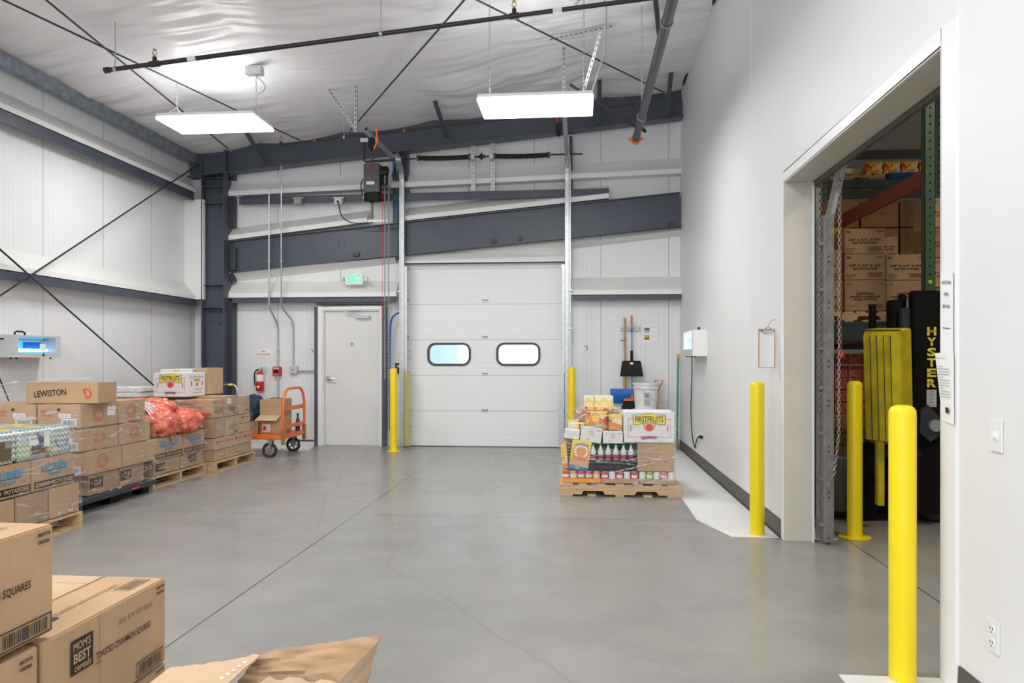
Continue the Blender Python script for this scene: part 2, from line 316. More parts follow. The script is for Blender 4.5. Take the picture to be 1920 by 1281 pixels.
class MB:
    def __init__(s): s.v = []; s.f = []; s.m = []; s.mats = []; s.sm = []
    def mi(s, mat):
        mat = M[mat] if isinstance(mat, str) else mat
        if mat not in s.mats: s.mats.append(mat)
        return s.mats.index(mat)
    def add(s, vs, fs, mat, X=None, smooth=False):
        b = len(s.v); i = s.mi(mat)
        for v in vs: s.v.append(tuple(X @ Vector(v)) if X is not None else tuple(v))
        for f in fs: s.f.append(tuple(b+k for k in f)); s.m.append(i); s.sm.append(smooth)
        return s
    def box(s, a, b, mat, X=None):
        x0, y0, z0 = a; x1, y1, z1 = b
        if x0 > x1: x0, x1 = x1, x0
        if y0 > y1: y0, y1 = y1, y0
        if z0 > z1: z0, z1 = z1, z0
        vs = [(x0,y0,z0),(x1,y0,z0),(x1,y1,z0),(x0,y1,z0),(x0,y0,z1),(x1,y0,z1),(x1,y1,z1),(x0,y1,z1)]
        return s.add(vs, [(0,3,2,1),(4,5,6,7),(0,1,5,4),(1,2,6,5),(2,3,7,6),(3,0,4,7)], mat, X)
    def bar(s, p, q, w, h, mat, up=(0, 0, 1)):
        """rectangular bar from p to q, w across and h along up"""
        p, q = Vector(p), Vector(q); d = (q-p); L = d.length; d.normalize(); u = Vector(up)
        if abs(d.dot(u)) > 0.99: u = Vector((0, 1, 0))
        r = d.cross(u).normalized(); u = r.cross(d).normalized()
        X = Matrix((r, d, u)).transposed().to_4x4(); X.translation = p
        return s.box((-w/2, 0, -h/2), (w/2, L, h/2), mat, X)
    def tube(s, pts, r, mat, n=8, caps=True, radii=None, closed=False):
        pts = [Vector(p) for p in pts]; N = len(pts); vs = []; fs = []
        ref = None
        for i, p in enumerate(pts):
            a = pts[(i-1) % N] if (i > 0 or closed) else p
            b = pts[(i+1) % N] if (i < N-1 or closed) else p
            d = (b-a).normalized()
            if ref is None:
                ref = Vector((0, 0, 1)) if abs(d.z) < 0.9 else Vector((1, 0, 0))
            e = (ref - d*ref.dot(d)).normalized(); ref = e; g = d.cross(e)
            rr = radii[i] if radii else r
            for k in range(n):
                t = 2*math.pi*k/n; vs.append(p + e*(math.cos(t)*rr) + g*(math.sin(t)*rr))
        for i in range(N if closed else N-1):
            for k in range(n):
                j = (i+1) % N
                fs.append((i*n+k, i*n+(k+1) % n, j*n+(k+1) % n, j*n+k))
        if caps and not closed: fs.append(tuple(range(n))[::-1]); fs.append(tuple((N-1)*n+k for k in range(n)))
        return s.add(vs, fs, mat, smooth=True)
    def cyl(s, p, q, r, mat, n=16, r2=None):
        return s.tube([p, q], r, mat, n, radii=[r, r if r2 is None else r2])
    def lathe(s, prof, c, mat, n=24, X=None):
        vs = []; fs = []; N = len(prof)
        for r, z in prof:
            for k in range(n):
                t = 2*math.pi*k/n; vs.append((c[0]+r*math.cos(t), c[1]+r*math.sin(t), c[2]+z))
        for i in range(N-1):
            for k in range(n): fs.append((i*n+k, i*n+(k+1) % n, (i+1)*n+(k+1) % n, (i+1)*n+k))
        fs.append(tuple(range(n))[::-1]); fs.append(tuple((N-1)*n+k for k in range(n)))
        return s.add(vs, fs, mat, X, smooth=True)
    def prism(s, poly, h, mat, X=None):
        """polygon of 3D points extruded by the vector h"""
        poly = [Vector(p) for p in poly]; h = Vector(h); n = len(poly)
        vs = poly + [p+h for p in poly]
        nrm = Vector((0, 0, 0))
        for i in range(n): nrm += poly[i].cross(poly[(i+1) % n])
        fs = [tuple(range(n)), tuple(range(n, 2*n))[::-1]] + [(i, i+n, (i+1) % n+n, (i+1) % n) for i in range(n)]
        if nrm.dot(h) > 0: fs = [f[::-1] for f in fs]
        return s.add(vs, fs, mat, X)
    def text(s, t, X, w, h, mat, bold=0.0, th=0.0):
        vs, fs = text_geo(t, bold)
        return s.add([(x*w, y*h, th) for x, y in vs], fs, mat, X)
    def build(s, name, parent=None, bevel=0.0, seg=2, origin=None, ang=40):
        me = bpy.data.meshes.new(name)
        o = bpy.data.objects.new(name, me); COL.objects.link(o)
        org = Vector((0, 0, 0))
        if parent is not None: o.parent = parent; org = Vector(parent.get('_o', (0, 0, 0)))
        if origin is not None and parent is None: org = Vector(origin); o.location = org
        if origin is not None and parent is not None and not parent.get('_o'): pass
        o['_o'] = tuple(org)
        me.from_pydata([tuple(Vector(v)-org) for v in s.v], [], s.f)
        for m in s.mats: me.materials.append(m)
        for p, i, q in zip(me.polygons, s.m, s.sm): p.material_index = i; p.use_smooth = q
        if bevel:
            bm = bmesh.new(); bm.from_mesh(me)
            bmesh.ops.remove_doubles(bm, verts=bm.verts, dist=1e-6)
            es = [e for e in bm.edges if len(e.link_faces) == 2 and e.calc_face_angle(0) > math.radians(ang)]
            bmesh.ops.bevel(bm, geom=es, offset=bevel, segments=seg, affect='EDGES', clamp_overlap=True, material=-1)
            bm.to_mesh(me); bm.free()
        if any(s.sm): me.set_sharp_from_angle(angle=math.radians(42))
        me.update(); return o
def tag(o, label=None, cat=None, group=None, kind=None):
    if label: o['label'] = label
    if cat: o['category'] = cat
    if group: o['group'] = group
    if kind: o['kind'] = kind
    return o
def thing(name, label, cat, loc=(0, 0, 0), group=None):
    """Empty at the thing's base; its parts are built in room coordinates and follow it"""
    o = bpy.data.objects.new(name, None); COL.objects.link(o); o.location = loc; o.empty_display_size = 0.1
    o['_o'] = tuple(loc); return tag(o, label, cat, group)
def one(mb, name, label, cat, origin, group=None, bevel=0.0, seg=2):
    o = mb.build(name, None, bevel, seg, origin); o['_o'] = tuple(origin); return tag(o, label, cat, group)
def struct(mb, name, bevel=0.0):
    return tag(mb.build(name, None, bevel), kind='structure')
def arc(c, r, a0, a1, n, ax='yz'):
    out = []
    for i in range(n+1):
        t = math.radians(a0 + (a1-a0)*i/n); p = [c[0], c[1], c[2]]
        k = {'x': 0, 'y': 1, 'z': 2}; p[k[ax[0]]] += r*math.cos(t); p[k[ax[1]]] += r*math.sin(t); out.append(tuple(p))
    return out
def bez(p0, p1, p2, p3, n=12):
    p0, p1, p2, p3 = map(Vector, (p0, p1, p2, p3)); out = []
    for i in range(n+1):
        t = i/n; out.append(p0*(1-t)**3 + p1*3*t*(1-t)**2 + p2*3*t*t*(1-t) + p3*t**3)
    return out
# ================================================================ THE SHELL
XL, XR, YB, YN = -6.405, 1.606, 11.9, -4.5
OY0, OY1, OZ, WT = 3.42, 5.93, 2.80, 0.20           # opening in the right wall
m = MB().box((XL-0.3, YN, -0.2), (14.0, YB+0.3, 0.0), 'floor'); m.box((XL-0.3, YB+.3, -.2), (14, 20, 0), 'floor'); struct(m, 'floor')
DX0, DX1, DZ = -2.80, -0.21, 2.955                   # dock door opening
m = MB(); m.box((XL-.2, YB, 0), (DX0, YB+.15, 7), 'panel_b').box((DX1, YB, 0), (XR+.25, YB+.15, 7), 'panel_b').box((DX0, YB, DZ), (DX1, YB+.15, 7), 'panel_b')
struct(m, 'wall_back')
m = MB().box((XL-.15, YN, 0), (XL, YB, 6), 'panel_l'); struct(m, 'wall_left')
m = MB(); m.box((XR, YN, 0), (XR+WT, OY0-.01, 7.0), 'dry').box((XR, OY1+.01, 0), (XR+WT, YB, 7.0), 'dry').box((XR, OY0-.01, OZ+.01), (XR+WT, OY1+.01, 7.0), 'dry')
struct(m, 'wall_right')
# plasterboard joints standing slightly proud
for i, (y, z0) in enumerate(((7.09, .16), (3.30, .13))):
    m = MB().box((XR-.004, y-.004, z0), (XR, y+.004, 5.58), 'dry'); struct(m, 'trim_%d' % (20+i))
# opening casing: folded white corner, cream reveal
m = MB()
m.box((XR-.012, OY1, 0), (XR+.01, OY1+.075, OZ+.075), 'whtrim').box((XR-.012, OY0-.13, 0), (XR+.01, OY0, OZ+.075), 'whtrim').box((XR-.012, OY0, OZ), (XR+.01, OY1, OZ+.075), 'whtrim')
struct(m, 'trim_1', .004)
m = MB()
m.box((XR-.01, OY1-.012, 0), (XR+WT, OY1, OZ), 'cream').box((XR-.01, OY0, 0), (XR+WT, OY0+.012, OZ), 'whtrim').box((XR-.01, OY0, OZ-.012), (XR+WT, OY1, OZ), 'cream')
struct(m, 'trim_2', .003)
m = MB()
m.box((XR+WT, OY1-.03, 0), (XR+WT+.012, OY1+.10, OZ), 'whtrim'); struct(m, 'trim_3')
m = MB().box((XR+WT, OY0, OZ-.045), (XR+WT+.03, OY1-.05, OZ+.05), 'base'); struct(m, 'trim_4')
# baseboard
m = MB(); m.box((XR-.008, 6.02, 0), (XR, YB, .145), 'base').box((XR-.02, 6.02, 0), (XR-.008, YB, .012), 'base'); struct(m, 'baseboard_right', .003)
m = MB(); m.box((XR-.008, YN, 0), (XR, 3.28, .125), 'base').box((XR-.02, YN, 0), (XR-.008, 3.28, .012), 'base'); struct(m, 'baseboard_near', .003)
# white paint on the floor
def patch(name, pts):
    m = MB().prism([(x, y, 0.0) for x, y in pts], (0, 0, .0025), 'paint'); struct(m, name)
patch('trim_5', [(1.05, 7.62), (1.04, 6.64), (1.22, 6.03), (1.60, 6.03), (1.60, 11.89), (1.05, 11.0)])
patch('trim_6', [(-5.85, 11.3), (-4.60, 11.02), (-4.13, 11.06), (-4.30, 11.75), (-4.30, 11.89), (-5.85, 11.89)])
patch('trim_7', [(1.165, 3.44), (1.60, 3.44), (1.60, 2.2), (1.165, 2.2)])
patch('trim_8', [(1.84, 6.0), (2.03, 6.0), (1.98, 6.55), (1.84, 6.75)])
# white kerb at the foot of the back wall, left of the door
m = MB().box((-5.85, YB-.04, 0), (-4.29, YB, .36), 'white').box((-4.75, YB-.05, .06), (-4.33, YB-.04, .085), 'base'); struct(m, 'baseboard_back')
# ceiling of sagging vinyl-faced insulation
PUR = [-6.5, -5.17, -3.75, -2.32, -0.95, 0.40, 1.75, 3.2, 4.6, 6.0, 7.4, 8.8, 10.2, 11.6, 13, 14.1]
def sag(x, y):
    for a, b in zip(PUR, PUR[1:]):
        if a <= x <= b:
            t = (x-a)/(b-a); base = 0.05*math.sin(math.pi*t)**0.8; break
    else: base, t = 0, 0
    ph = 0.0
    for k, (fx, fy, am) in enumerate(((0.35, 1.5, 0.030), (0.5, 3.4, 0.014), (0.9, 8.0, 0.004))):
        n = noise.noise(Vector((x*fx + 3.1*k, y*fy + 0.8*math.sin(x*1.3+k) + 7*k, k*5.0)))
        ph += am*(1-abs(n)*3.2)
    q = max(0.15, min(1.4, .7+1.6*noise.noise(Vector((x*.45, y*.5, 9.0)))))
    return -base*1.3 + ph*q*(0.45 + 0.55*math.sin(math.pi*t))
def vinyl(name, x0, x1, y0, y1, dx, dy, amp=1.0):
    nx = int((x1-x0)/dx)+1; ny = int((y1-y0)/dy)+1; vs = []; fs = []
    for j in range(ny+1):
        for i in range(nx+1):
            x = x0+(x1-x0)*i/nx; y = y0+(y1-y0)*j/ny
            vs.append((x, y, roof(x) + sag(x, y)*amp))
    for j in range(ny):
        for i in range(nx):
            a = j*(nx+1)+i; fs.append((a, a+nx+1, a+nx+2, a+1))
    m = MB().add(vs, fs, 'vinyl', smooth=True); struct(m, name)
vinyl('ceiling', XL, XR, YN, 11.78, .07, .035)
vinyl('ceiling_warehouse', XR+WT, 14.0, YN, 20, .25, .2)
m = MB(); m.box((XR+WT+.05, 20, 0), (14.0, 20.15, 7.2), 'panel_b').box((14, YN, 0), (14.15, 20.15, 7.2), 'panel_l').box((XR, YB, 0), (XR+WT, 20, 7.0), 'dry'); struct(m, 'wall_warehouse')
m = MB().box((XR+WT, YN-.15, 0), (14.0, YN, 7.2), 'panel_b'); struct(m, 'wall_warehouse_near')
# outside, seen through the dock door's panes
m = MB().box((-4.2, 15.5, 0), (-2.93, 18, 3.2), 'concrete_out'); struct(m, 'wall_outside')
# ---------------------------------------------------------------- white flashings over the girts: (profile swept along x on the back wall, along y on the left wall)
def flash_x(name, x0, x1, z0, z1, h=.29, d=.20, lip=.075, front=None):
    """boxed flashing along the back wall between x0 and x1; z0/z1 the lip's lower edge at both ends"""
    yf = YB-d
    prof = [(YB, 0), (yf, 0), (yf, lip), (YB, h)]
    a = [(x0, y, z0+z) for y, z in prof]; b = [(x1, y, z1+z) for y, z in prof]
    m = MB(); vs = a+b
    m.add(vs, [(1, 5, 6, 2)], 'lip'); m.add(vs, [(2, 6, 7, 3)], 'flash'); m.add(vs, [(0, 4, 5, 1)], 'lip'); m.add(vs, [(0, 1, 2, 3), (7, 6, 5, 4)], 'lip')
    m.box((x0, yf-.004, z0+lip-.012), (x0+.001, yf, z0+lip), 'lip')
    return struct(m, name)
flash_x('trim_10', -5.80, XR, 4.10, 4.31)
flash_x('trim_11', -5.80, -3.40, 3.365, 3.63, h=.23)
flash_x('trim_12', -2.78, 0.48, 3.645, 3.945, h=.24)
flash_x('trim_13', -5.80, -2.92, 2.425, 2.425, h=.27)
flash_x('trim_14', -.11, XR, 2.43, 2.43, h=.29)
m = MB(); xa, xb = DX0-.05, DX1+.05
m.add([(xa, YB, 3.20), (xb, YB, 3.42), (xb, YB-.17, 3.05), (xa, YB-.17, 3.0), (xa, YB-.17, 2.965), (xb, YB-.17, 2.975), (xa, YB, 2.965), (xb, YB, 2.975)], [(0, 3, 2, 1), (3, 4, 5, 2), (4, 6, 7, 5)], 'flash')
m.box((xa, YB-.175, 2.962), (xb, YB-.165, 2.985), 'lip').box((xa, YB-.178, 2.945), (xb, YB-.16, 2.962), 'rubber'); struct(m, 'trim_15')
# soffit board under the sloping beam (left part), white, leaning back
m = MB().add([(-5.80, YB-.18, 2.835), (-2.95, YB-.18, 3.06), (-2.95, YB, 2.98), (-5.80, YB, 2.70)], [(0, 3, 2, 1)], 'flash'); struct(m, 'trim_16')
m = MB().add([(-.11, YB-.18, 3.24), (XR, YB-.18, 3.43), (XR, YB, 3.36), (-.11, YB, 3.18)], [(0, 3, 2, 1)], 'flash'); struct(m, 'trim_17')
def flash_y(name, z0, y0, y1, h=.27, d=.20, lip=.06):
    xf = XL+d; prof = [(XL, 0), (xf, 0), (xf, lip), (XL, h)]
    vs = [(x, y0, z0+z) for x, z in prof] + [(x, y1, z0+z) for x, z in prof]
    m = MB(); m.add(vs, [(1, 2, 6, 5)], 'lip'); m.add(vs, [(2, 3, 7, 6)], 'flash'); m.add(vs, [(0, 1, 5, 4), (3, 2, 1, 0), (4, 5, 6, 7)], 'lip'); struct(m, name)
flash_y('trim_18', 4.13, YN, 11.55)
flash_y('trim_19', 2.39, YN, 11.55)
# white return between left wall and corner column
m = MB().box((XL, 11.55, 2.39), (-6.08, 11.62, 4.02), 'white'); struct(m, 'trim_22', .003)
# ---------------------------------------------------------------- steel frame
def ibeam(mb, p, q, h, bf, mat, up=(0, 0, 1), tw=.012, tf=.016):
    """I section: web in the plane of p-q and up"""
    u = Vector(up).normalized()
    mb.bar(p, q, tw, h, mat, up)
    for s in (-1, 1):
        o = u*(s*(h/2)); mb.bar(Vector(p)+o, Vector(q)+o, bf, tf, mat, up)
YS = 11.68
t = thing('steel_column', 'slate blue steel corner column left of the exit door wall', 'steel column', (-5.93, YS, 0))
m = MB(); m.box((-6.10, YS-.006, 0), (-5.74, YS+.006, 4.70), 'steel').build('web', t)
m = MB(); m.box((-5.745, YS-.13, 0), (-5.73, YS+.13, 4.62), 'steel').build('flange', t)
m = MB(); m.box((-6.115, YS-.13, 0), (-6.10, YS+.13, 4.70), 'steel').build('flange', t)
m = MB()
for z in (4.36, 4.22, 3.95, 2.25, 2.62): m.box((-6.10, YS-.12, z), (-5.745, YS, z+.012), 'steel')
m.build('stiffener_plate', t)
m = MB()
for z in (4.30, 4.16, 3.92, 2.2, 2.0):
    for x in (-6.0, -5.86): m.cyl((x, YS-.03, z), (x, YS-.005, z), .017, 'steel', 6)
m.build('bolt_group', t)
for (z0, z1) in ((2.5, 2.80), (3.30, 3.36), (3.6, 4.05), (4.4, 4.6), (0, 2.3)):
    pass
m = MB().box((-5.728, 11.70, 0), (-5.66, 11.86, 2.36), 'steel_dk').box((-5.728, 11.74, 2.70), (-5.66, 11.86, 3.36), 'steel_dk').box((-5.728, 11.74, 3.6), (-5.66, 11.86, 4.1), 'steel_dk').box((-5.728, 11.74, 4.38), (-5.66, 11.86, 4.6), 'steel_dk')
m.build('backing_channel', t)
t = thing('steel_rafter', 'slate blue roof rafter running up along the top of the back wall', 'steel beam', (-2.1, 11.6, 4.9))
A = Vector((-6.35, 11.6, 4.64)); B = Vector((XR-.005, 11.6, 5.39))
m = MB().bar(A, B, .012, .50, 'steel'); m.build('web', t)
dn = Vector((.0997, 0, -.995))*.26
for sg in (1, -1): MB().bar(A+dn*sg, B+dn*sg, .22, .016, 'steel').build('flange', t)
m = MB()
for x in (-5.72, -5.62):
    for z in (4.70, 4.60, 4.50, 4.40): m.cyl((x, 11.57, z), (x, 11.6, z), .016, 'steel', 6)
m.box((-5.70, 11.5, 4.33), (-5.68, 11.6, 4.80), 'steel'); m.build('bolted_end_plate', t)
t = thing('steel_beam', 'deep slate blue beam sloping across the back wall above the dock door', 'steel beam', (-2.1, 11.66, 3.4))
A = Vector((-5.72, 11.76, 3.095)); B = Vector((XR-.005, 11.76, 3.755))
MB().bar(A, B, .012, .52, 'steel').build('web', t)
dn = Vector((.087, 0, -.996))*.26
MB().bar(A+dn, B+dn, .12, .014, 'steel').build('flange', t)
MB().bar(A-dn, B-dn, .12, .014, 'steel').build('flange', t)
m = MB().box((-5.69, 11.69, 2.88), (-5.60, 11.755, 3.25), 'steel_dk')
for z in (2.93, 3.02, 3.12, 3.2): m.cyl((-5.645, 11.68, z), (-5.645, 11.70, z), .014, 'steel_dk', 6)
m.build('bolted_end_plate', t)
m = MB()
for (u, v) in ((634, 453), (646, 453), (634, 462), (646, 462)):
    p = onY(u, v, 11.74); m.cyl(p, p+Vector((0, .02, 0)), .016, 'steel', 8)
for (u, v) in ((668, 477), (925, 452), (975, 447), (1258, 421)):
    p = onY(u, v, 11.735); m.box(p-Vector((.045, .02, .03)), p+Vector((.045, .03, .03)), 'steel_dk').cyl(p-Vector((0, .03, 0)), p, .016, 'steel_dk', 8)
m.build('bolt_group', t)
# girts
def zgirt_x(name, label, x0, x1, z0, z1, h=.10, d=.20, group='dark girts under the white flashings'):
    m = MB(); yf = YB-d+.005
    def strip(ya, yb, za, zb, w):
        m.add([(x0, ya, z0+za), (x1, ya, z1+za), (x1, yb, z1+za), (x0, yb, z0+za), (x0, ya, z0+zb), (x1, ya, z1+zb), (x1, yb, z1+zb), (x0, yb, z0+zb)],
              [(0,3,2,1),(4,5,6,7),(0,1,5,4),(1,2,6,5),(2,3,7,6),(3,0,4,7)], w)
    strip(yf, YB-.01, -.004, 0, 'steel'); strip(yf, yf+.005, -h, 0, 'steel'); strip(yf, yf+.03, -h-.004, -h, 'steel')
    return one(m, name, label, 'wall girt', ((x0+x1)/2, yf, z0), None)
zgirt_x('wall_girt', 'dark horizontal girt above the exit door, level with its frame top', -5.66, -2.93, 2.42, 2.42, h=.075)
zgirt_x('wall_girt', 'short dark girt above the broom and dustpan', -.09, XR-.01, 2.425, 2.425, h=.08)
zgirt_x('wall_girt', 'long dark girt on the back wall crossing behind the door operator', -5.55, .48, 4.075, 4.10, h=.115)
def zgirt_y(label, z, y0, y1, h=.13, d=.20):
    m = MB(); xf = XL+d-.005
    m.box((XL+.01, y0, z-.005), (xf, y1, z), 'steel').box((xf-.005, y0, z-h), (xf, y1, z), 'steel').box((xf-.03, y0, z-h-.004), (xf, y1, z-h), 'steel')
    one(m, 'wall_girt', label, 'wall girt', (xf, (y0+y1)/2, z))
zgirt_y('upper dark girt running along the left wall', 4.125, YN, 11.5)
zgirt_y('lower dark girt running along the left wall above the blue insect trap', 2.385, YN, 11.6, h=.10)
m = MB().box((XL+.18, YN, 4.60), (XL+.195, 11.62, 4.75), 'eave').box((XL+.10, YN, 4.60), (XL+.18, 11.62, 4.612), 'eave')
one(m, 'eave_strut', 'mottled galvanised strut where left wall meets the ceiling', 'eave strut', (XL+.19, 3, 4.6))
# dark jamb channels beside doors
for x0, x1, z1, lab in ((-4.285, -4.235, 2.27, 'dark steel jamb channel on the left of the exit door'), (-3.16, -3.11, 2.27, 'dark steel jamb channel right of the exit door')):
    m = MB().box((x0, 11.72, 0), (x1, 11.89, z1), 'steel'); one(m, 'jamb_channel', lab, 'jamb channel', ((x0+x1)/2, 11.8, 0), bevel=.004)
m = MB().box((-4.25, 11.72, 2.30), (-3.12, 11.80, 2.345), 'steel_dk'); one(m, 'door_header', 'dark header channel right above the exit door frame', 'header', (-3.7, 11.76, 2.3))
m = MB().box((-2.985, 11.74, 3.05), (-2.90, 11.89, 4.75), 'steel'); m.prism([(-2.90, 11.72, 3.95), (-2.74, 11.72, 4.1), (-2.74, 11.72, 4.75), (-2.90, 11.72, 4.75)], (0, .17, 0), 'steel')
one(m, 'door_post', 'slate steel post behind the left dock door track', 'steel post', (-2.94, 11.8, 3.05))
m = MB().box((-.14, 11.76, 3.5), (-.09, 11.89, 4.95), 'steel'); one(m, 'door_post', 'slate steel post behind the right dock door track', 'steel post', (-.11, 11.8, 3.5))
# flange braces
for u0, v0, u1, v1, lab in ((462, 250, 495, 305, 'brace from rafter to ceiling beyond the left hanging light'), (815, 190, 838, 258, 'brace from rafter to ceiling left of the right hanging light'),
                            (1124, 150, 1122, 232, 'brace from rafter to ceiling just right of the right hanging light'), (1258, 135, 1250, 218, 'brace from rafter to ceiling nearest the white side wall')):
    p = onRoof(u0, v0, .05); q = onY(u1, v1, 11.48); p = onY(u0, v0, min(p.y, 11.3)) if p.y > 8 else p
    m = MB(); m.bar(p, q, .06, .006, 'steel', (0, 1, 0)); m.bar(p+Vector((.03, 0, 0)), q+Vector((.03, 0, 0)), .006, .05, 'steel', (0, 1, 0))
    one(m, 'flange_brace', 'slate steel ' + lab, 'brace', tuple(q))
# brace rods
def rod(label, p, q, r=.011):
    d = (q-p).normalized(); p = p - d*(3.5 if abs(p.x+6.15) < .05 else 2.5); m = MB().tube([p, q], r, 'rod', 6); m.cyl(q-d*.16, q, r*1.7, 'galv', 8)
    one(m, 'brace_rod', label, 'brace rod', tuple(q))
rod('roof brace rod crossing behind the left end of the left hanging light', onRoof(84, -2, .22), onY(434, 284, 11.45))
rod('roof brace rod ending just right of the left hanging light', onRoof(2, -2, .22), onY(570, 267, 11.45))
rod('roof brace rod slanting down to the left between the two hanging lights', onRoof(874, -4, .22), onY(652, 250, 11.3))
rod('roof brace rod slanting down right to the rafter end at the white wall', onRoof(886, -4, .22), onY(1250, 176, 11.45))
rod('wall brace rod rising to the corner column', onX(-2, 556, -6.17), onX(388, 298, -6.17), .012)
rod('wall brace rod descending behind the boxes on the left', onX(-2, 466, -6.14), onX(278, 714, -6.14) + (onX(278, 714, -6.14)-onX(-2, 466, -6.14))*.45, .012)
# dark gap cable along the top of the white wall
pts = [onX(1275, 172, XR-.02), onX(1283, 150, XR-.02), onX(1298, 105, XR-.02), onX(1313, 60, XR-.02), onX(1322, 38, XR-.02), onX(1342, -6, XR-.02)]
m = MB().tube(pts, .02, 'rubber', 6, radii=[.012, .03, .022, .03, .02, .025]); one(m, 'gap_seal', 'black sagging seal along the top of the white wall', 'seal', tuple(pts[0]))
# ================================================================ DOORS
d = MB(); FX0, FX1 = -4.235, -3.165
d.box((FX0, 11.74, 0), (FX0+.085, 11.90, 2.275), 'white').box((FX1-.045, 11.74, 0), (FX1, 11.90, 2.275), 'white').box((FX0+.085, 11.74, 2.215), (FX1-.045, 11.90, 2.275), 'white')
d.box((FX0+.085, 11.76, 0), (FX0+.105, 11.90, 2.215), 'white').box((FX0+.105, 11.76, 2.195), (FX1-.045, 11.90, 2.215), 'white')
dr = struct(d, 'door_1', .004); dr['_o'] = (0, 0, 0)
x0, x1 = -4.125, -3.215
o = MB().box((x0, 11.79, .012), (x1, 11.835, 2.19), 'door').build('door_leaf', dr, .003)
m = MB().box((x0, 11.78, 0), (x1, 11.9, .012), 'galv').build('threshold', dr)
m = MB(); m.cyl((-4.062, 11.79, 1.10), (-4.062, 11.765, 1.10), .045, 'chrome', 20).cyl((-4.062, 11.765, 1.10), (-4.062, 11.72, 1.10), .018, 'chrome', 12)
m.tube([(-4.062, 11.725, 1.10), (-4.0, 11.72, 1.10), (-3.945, 11.725, 1.095)], .012, 'chrome', 8); m.build('door_handle', dr)
m = MB(); m.cyl((-3.674, 11.79, 1.665), (-3.674, 11.78, 1.665), .036, 'chrome', 24).cyl((-3.674, 11.781, 1.665), (-3.674, 11.776, 1.665), .022, 'teal', 20); m.build('peephole', dr)
m = MB(); m.box((-3.61, 11.73, 2.075), (-3.37, 11.79, 2.125), 'ltgrey'); m.bar((-3.52, 11.72, 2.135), (-3.79, 11.71, 2.185), .02, .012, 'ltgrey').bar((-3.79, 11.72, 2.185), (-3.50, 11.745, 2.215), .02, .01, 'ltgrey'); m.build('door_closer', dr, .004)
m = MB()
for z in (1.95, 1.1, .25): m.cyl((x1+.004, 11.785, z-.055), (x1+.004, 11.785, z+.055), .009, 'ltgrey', 8)
m.build('hinge', dr)
# dock door of five ribbed sections
YD = 11.83
dk = MB().box((DX0-.02, YB-.012, 0), (DX0+.03, YB+.02, DZ), 'lip').box((DX1-.03, YB-.012, 0), (DX1+.02, YB+.02, DZ), 'lip').box((DX0, YB-.012, DZ-.03), (DX1, YB+.02, DZ), 'lip')
dk = struct(dk, 'door_2'); dk['_o'] = (0, 0, 0)
WIN = ((-2.08, 1.494), (-.957, 1.494)); WW, WH, WR = .355, .187, .13
def rrect(cx, cz, w, h, r, n=6):
    out = []
    for sx, sz, a0 in ((1, 1, 0), (-1, 1, 90), (-1, -1, 180), (1, -1, 270)):
        for k in range(n+1):
            a = math.radians(a0+90*k/n); out.append((cx+sx*(w-r)+r*math.cos(a), cz+sz*(h-r)+r*math.sin(a)))
    return out
def holed(x0, x1, z0, z1, holes, y0, y1, mat, name, parent):
    c = bpy.data.curves.new('c', 'CURVE'); c.dimensions = '2D'; c.fill_mode = 'BOTH'; c.extrude = (y1-y0)/2
    for poly in [[(x0, z0), (x1, z0), (x1, z1), (x0, z1)]] + holes:
        s = c.splines.new('POLY'); s.points.add(len(poly)-1); s.use_cyclic_u = True
        for p, (a, b) in zip(s.points, poly): p.co = (a, b, 0, 1)
    o = bpy.data.objects.new('c', c); COL.objects.link(o)
    me = bpy.data.meshes.new_from_object(o.evaluated_get(bpy.context.evaluated_depsgraph_get()))
    bpy.data.objects.remove(o); bpy.data.curves.remove(c)
    vs = [(v.co.x, (y0+y1)/2 - v.co.z, v.co.y) for v in me.vertices]; fs = [tuple(p.vertices) for p in me.polygons]
    bpy.data.meshes.remove(me)
    ob = MB().add(vs, fs, mat).build(name, parent); return ob
for k in range(5):
    z0, z1 = k*.591+(.008 if k == 0 else .0), (k+1)*.591+.0005
    if k == 2: holed(DX0+.01, DX1-.01, z0, z1, [rrect(cx, cz, WW-.02, WH-.02, WR-.02) for cx, cz in WIN], YD, YD+.05, 'dock', 'door_section', dk)
    else: MB().box((DX0+.01, YD, z0), (DX1-.01, YD+.05, z1), 'dock').build('door_section', dk, .004)
for cx, cz in WIN:
    f = MB(); P = rrect(cx, cz, WW, WH, WR); Q = rrect(cx, cz, WW-.035, WH-.035, WR-.035); n = len(P); vs = []; fs = []
    for (a, b) in P: vs += [(a, YD-.018, b), (a, YD+.06, b)]
    for (a, b) in Q: vs += [(a, YD-.018, b), (a, YD+.06, b)]
    for i in range(n):
        j = (i+1) % n; fs += [(2*i, 2*n+2*i, 2*n+2*j, 2*j), (2*i, 2*j, 2*j+1, 2*i+1), (2*n+2*i, 2*n+2*i+1, 2*n+2*j+1, 2*n+2*j)]
    fr = f.add(vs, fs, 'steel_dk').build('window_frame', dk)
    fr['_o'] = (0, 0, 0)
    P2 = rrect(cx, cz, WW-.03, WH-.03, WR-.03); MB().prism([(a, YD+.02, b) for a, b in P2], (0, .006, 0), 'glass').build('pane', fr)
for k in range(1, 5):
    z = k*.591; m = MB()
    m.box((-1.545, YD-.014, z-.03), (-1.455, YD, z+.03), 'galv')
    for q in range(3): m.cyl((-1.53+q*.03, YD-.02, z), (-1.515+q*.03, YD-.02, z), .012, 'steel_dk', 8)
    m.build('hinge', dk)
for k in range(0, 6):
    z = min(max(k*.591, .06), 2.9); 
    for sx, xx in ((-1, DX0), (1, DX1)):
        m = MB().box((xx+sx*-.06, YD-.02, z-.03), (xx+sx*.05, YD, z+.03), 'galv').cyl((xx-sx*.02, YD-.03, z), (xx+sx*.07, YD-.03, z), .01, 'galv', 8); m.build('roller_bracket', dk)
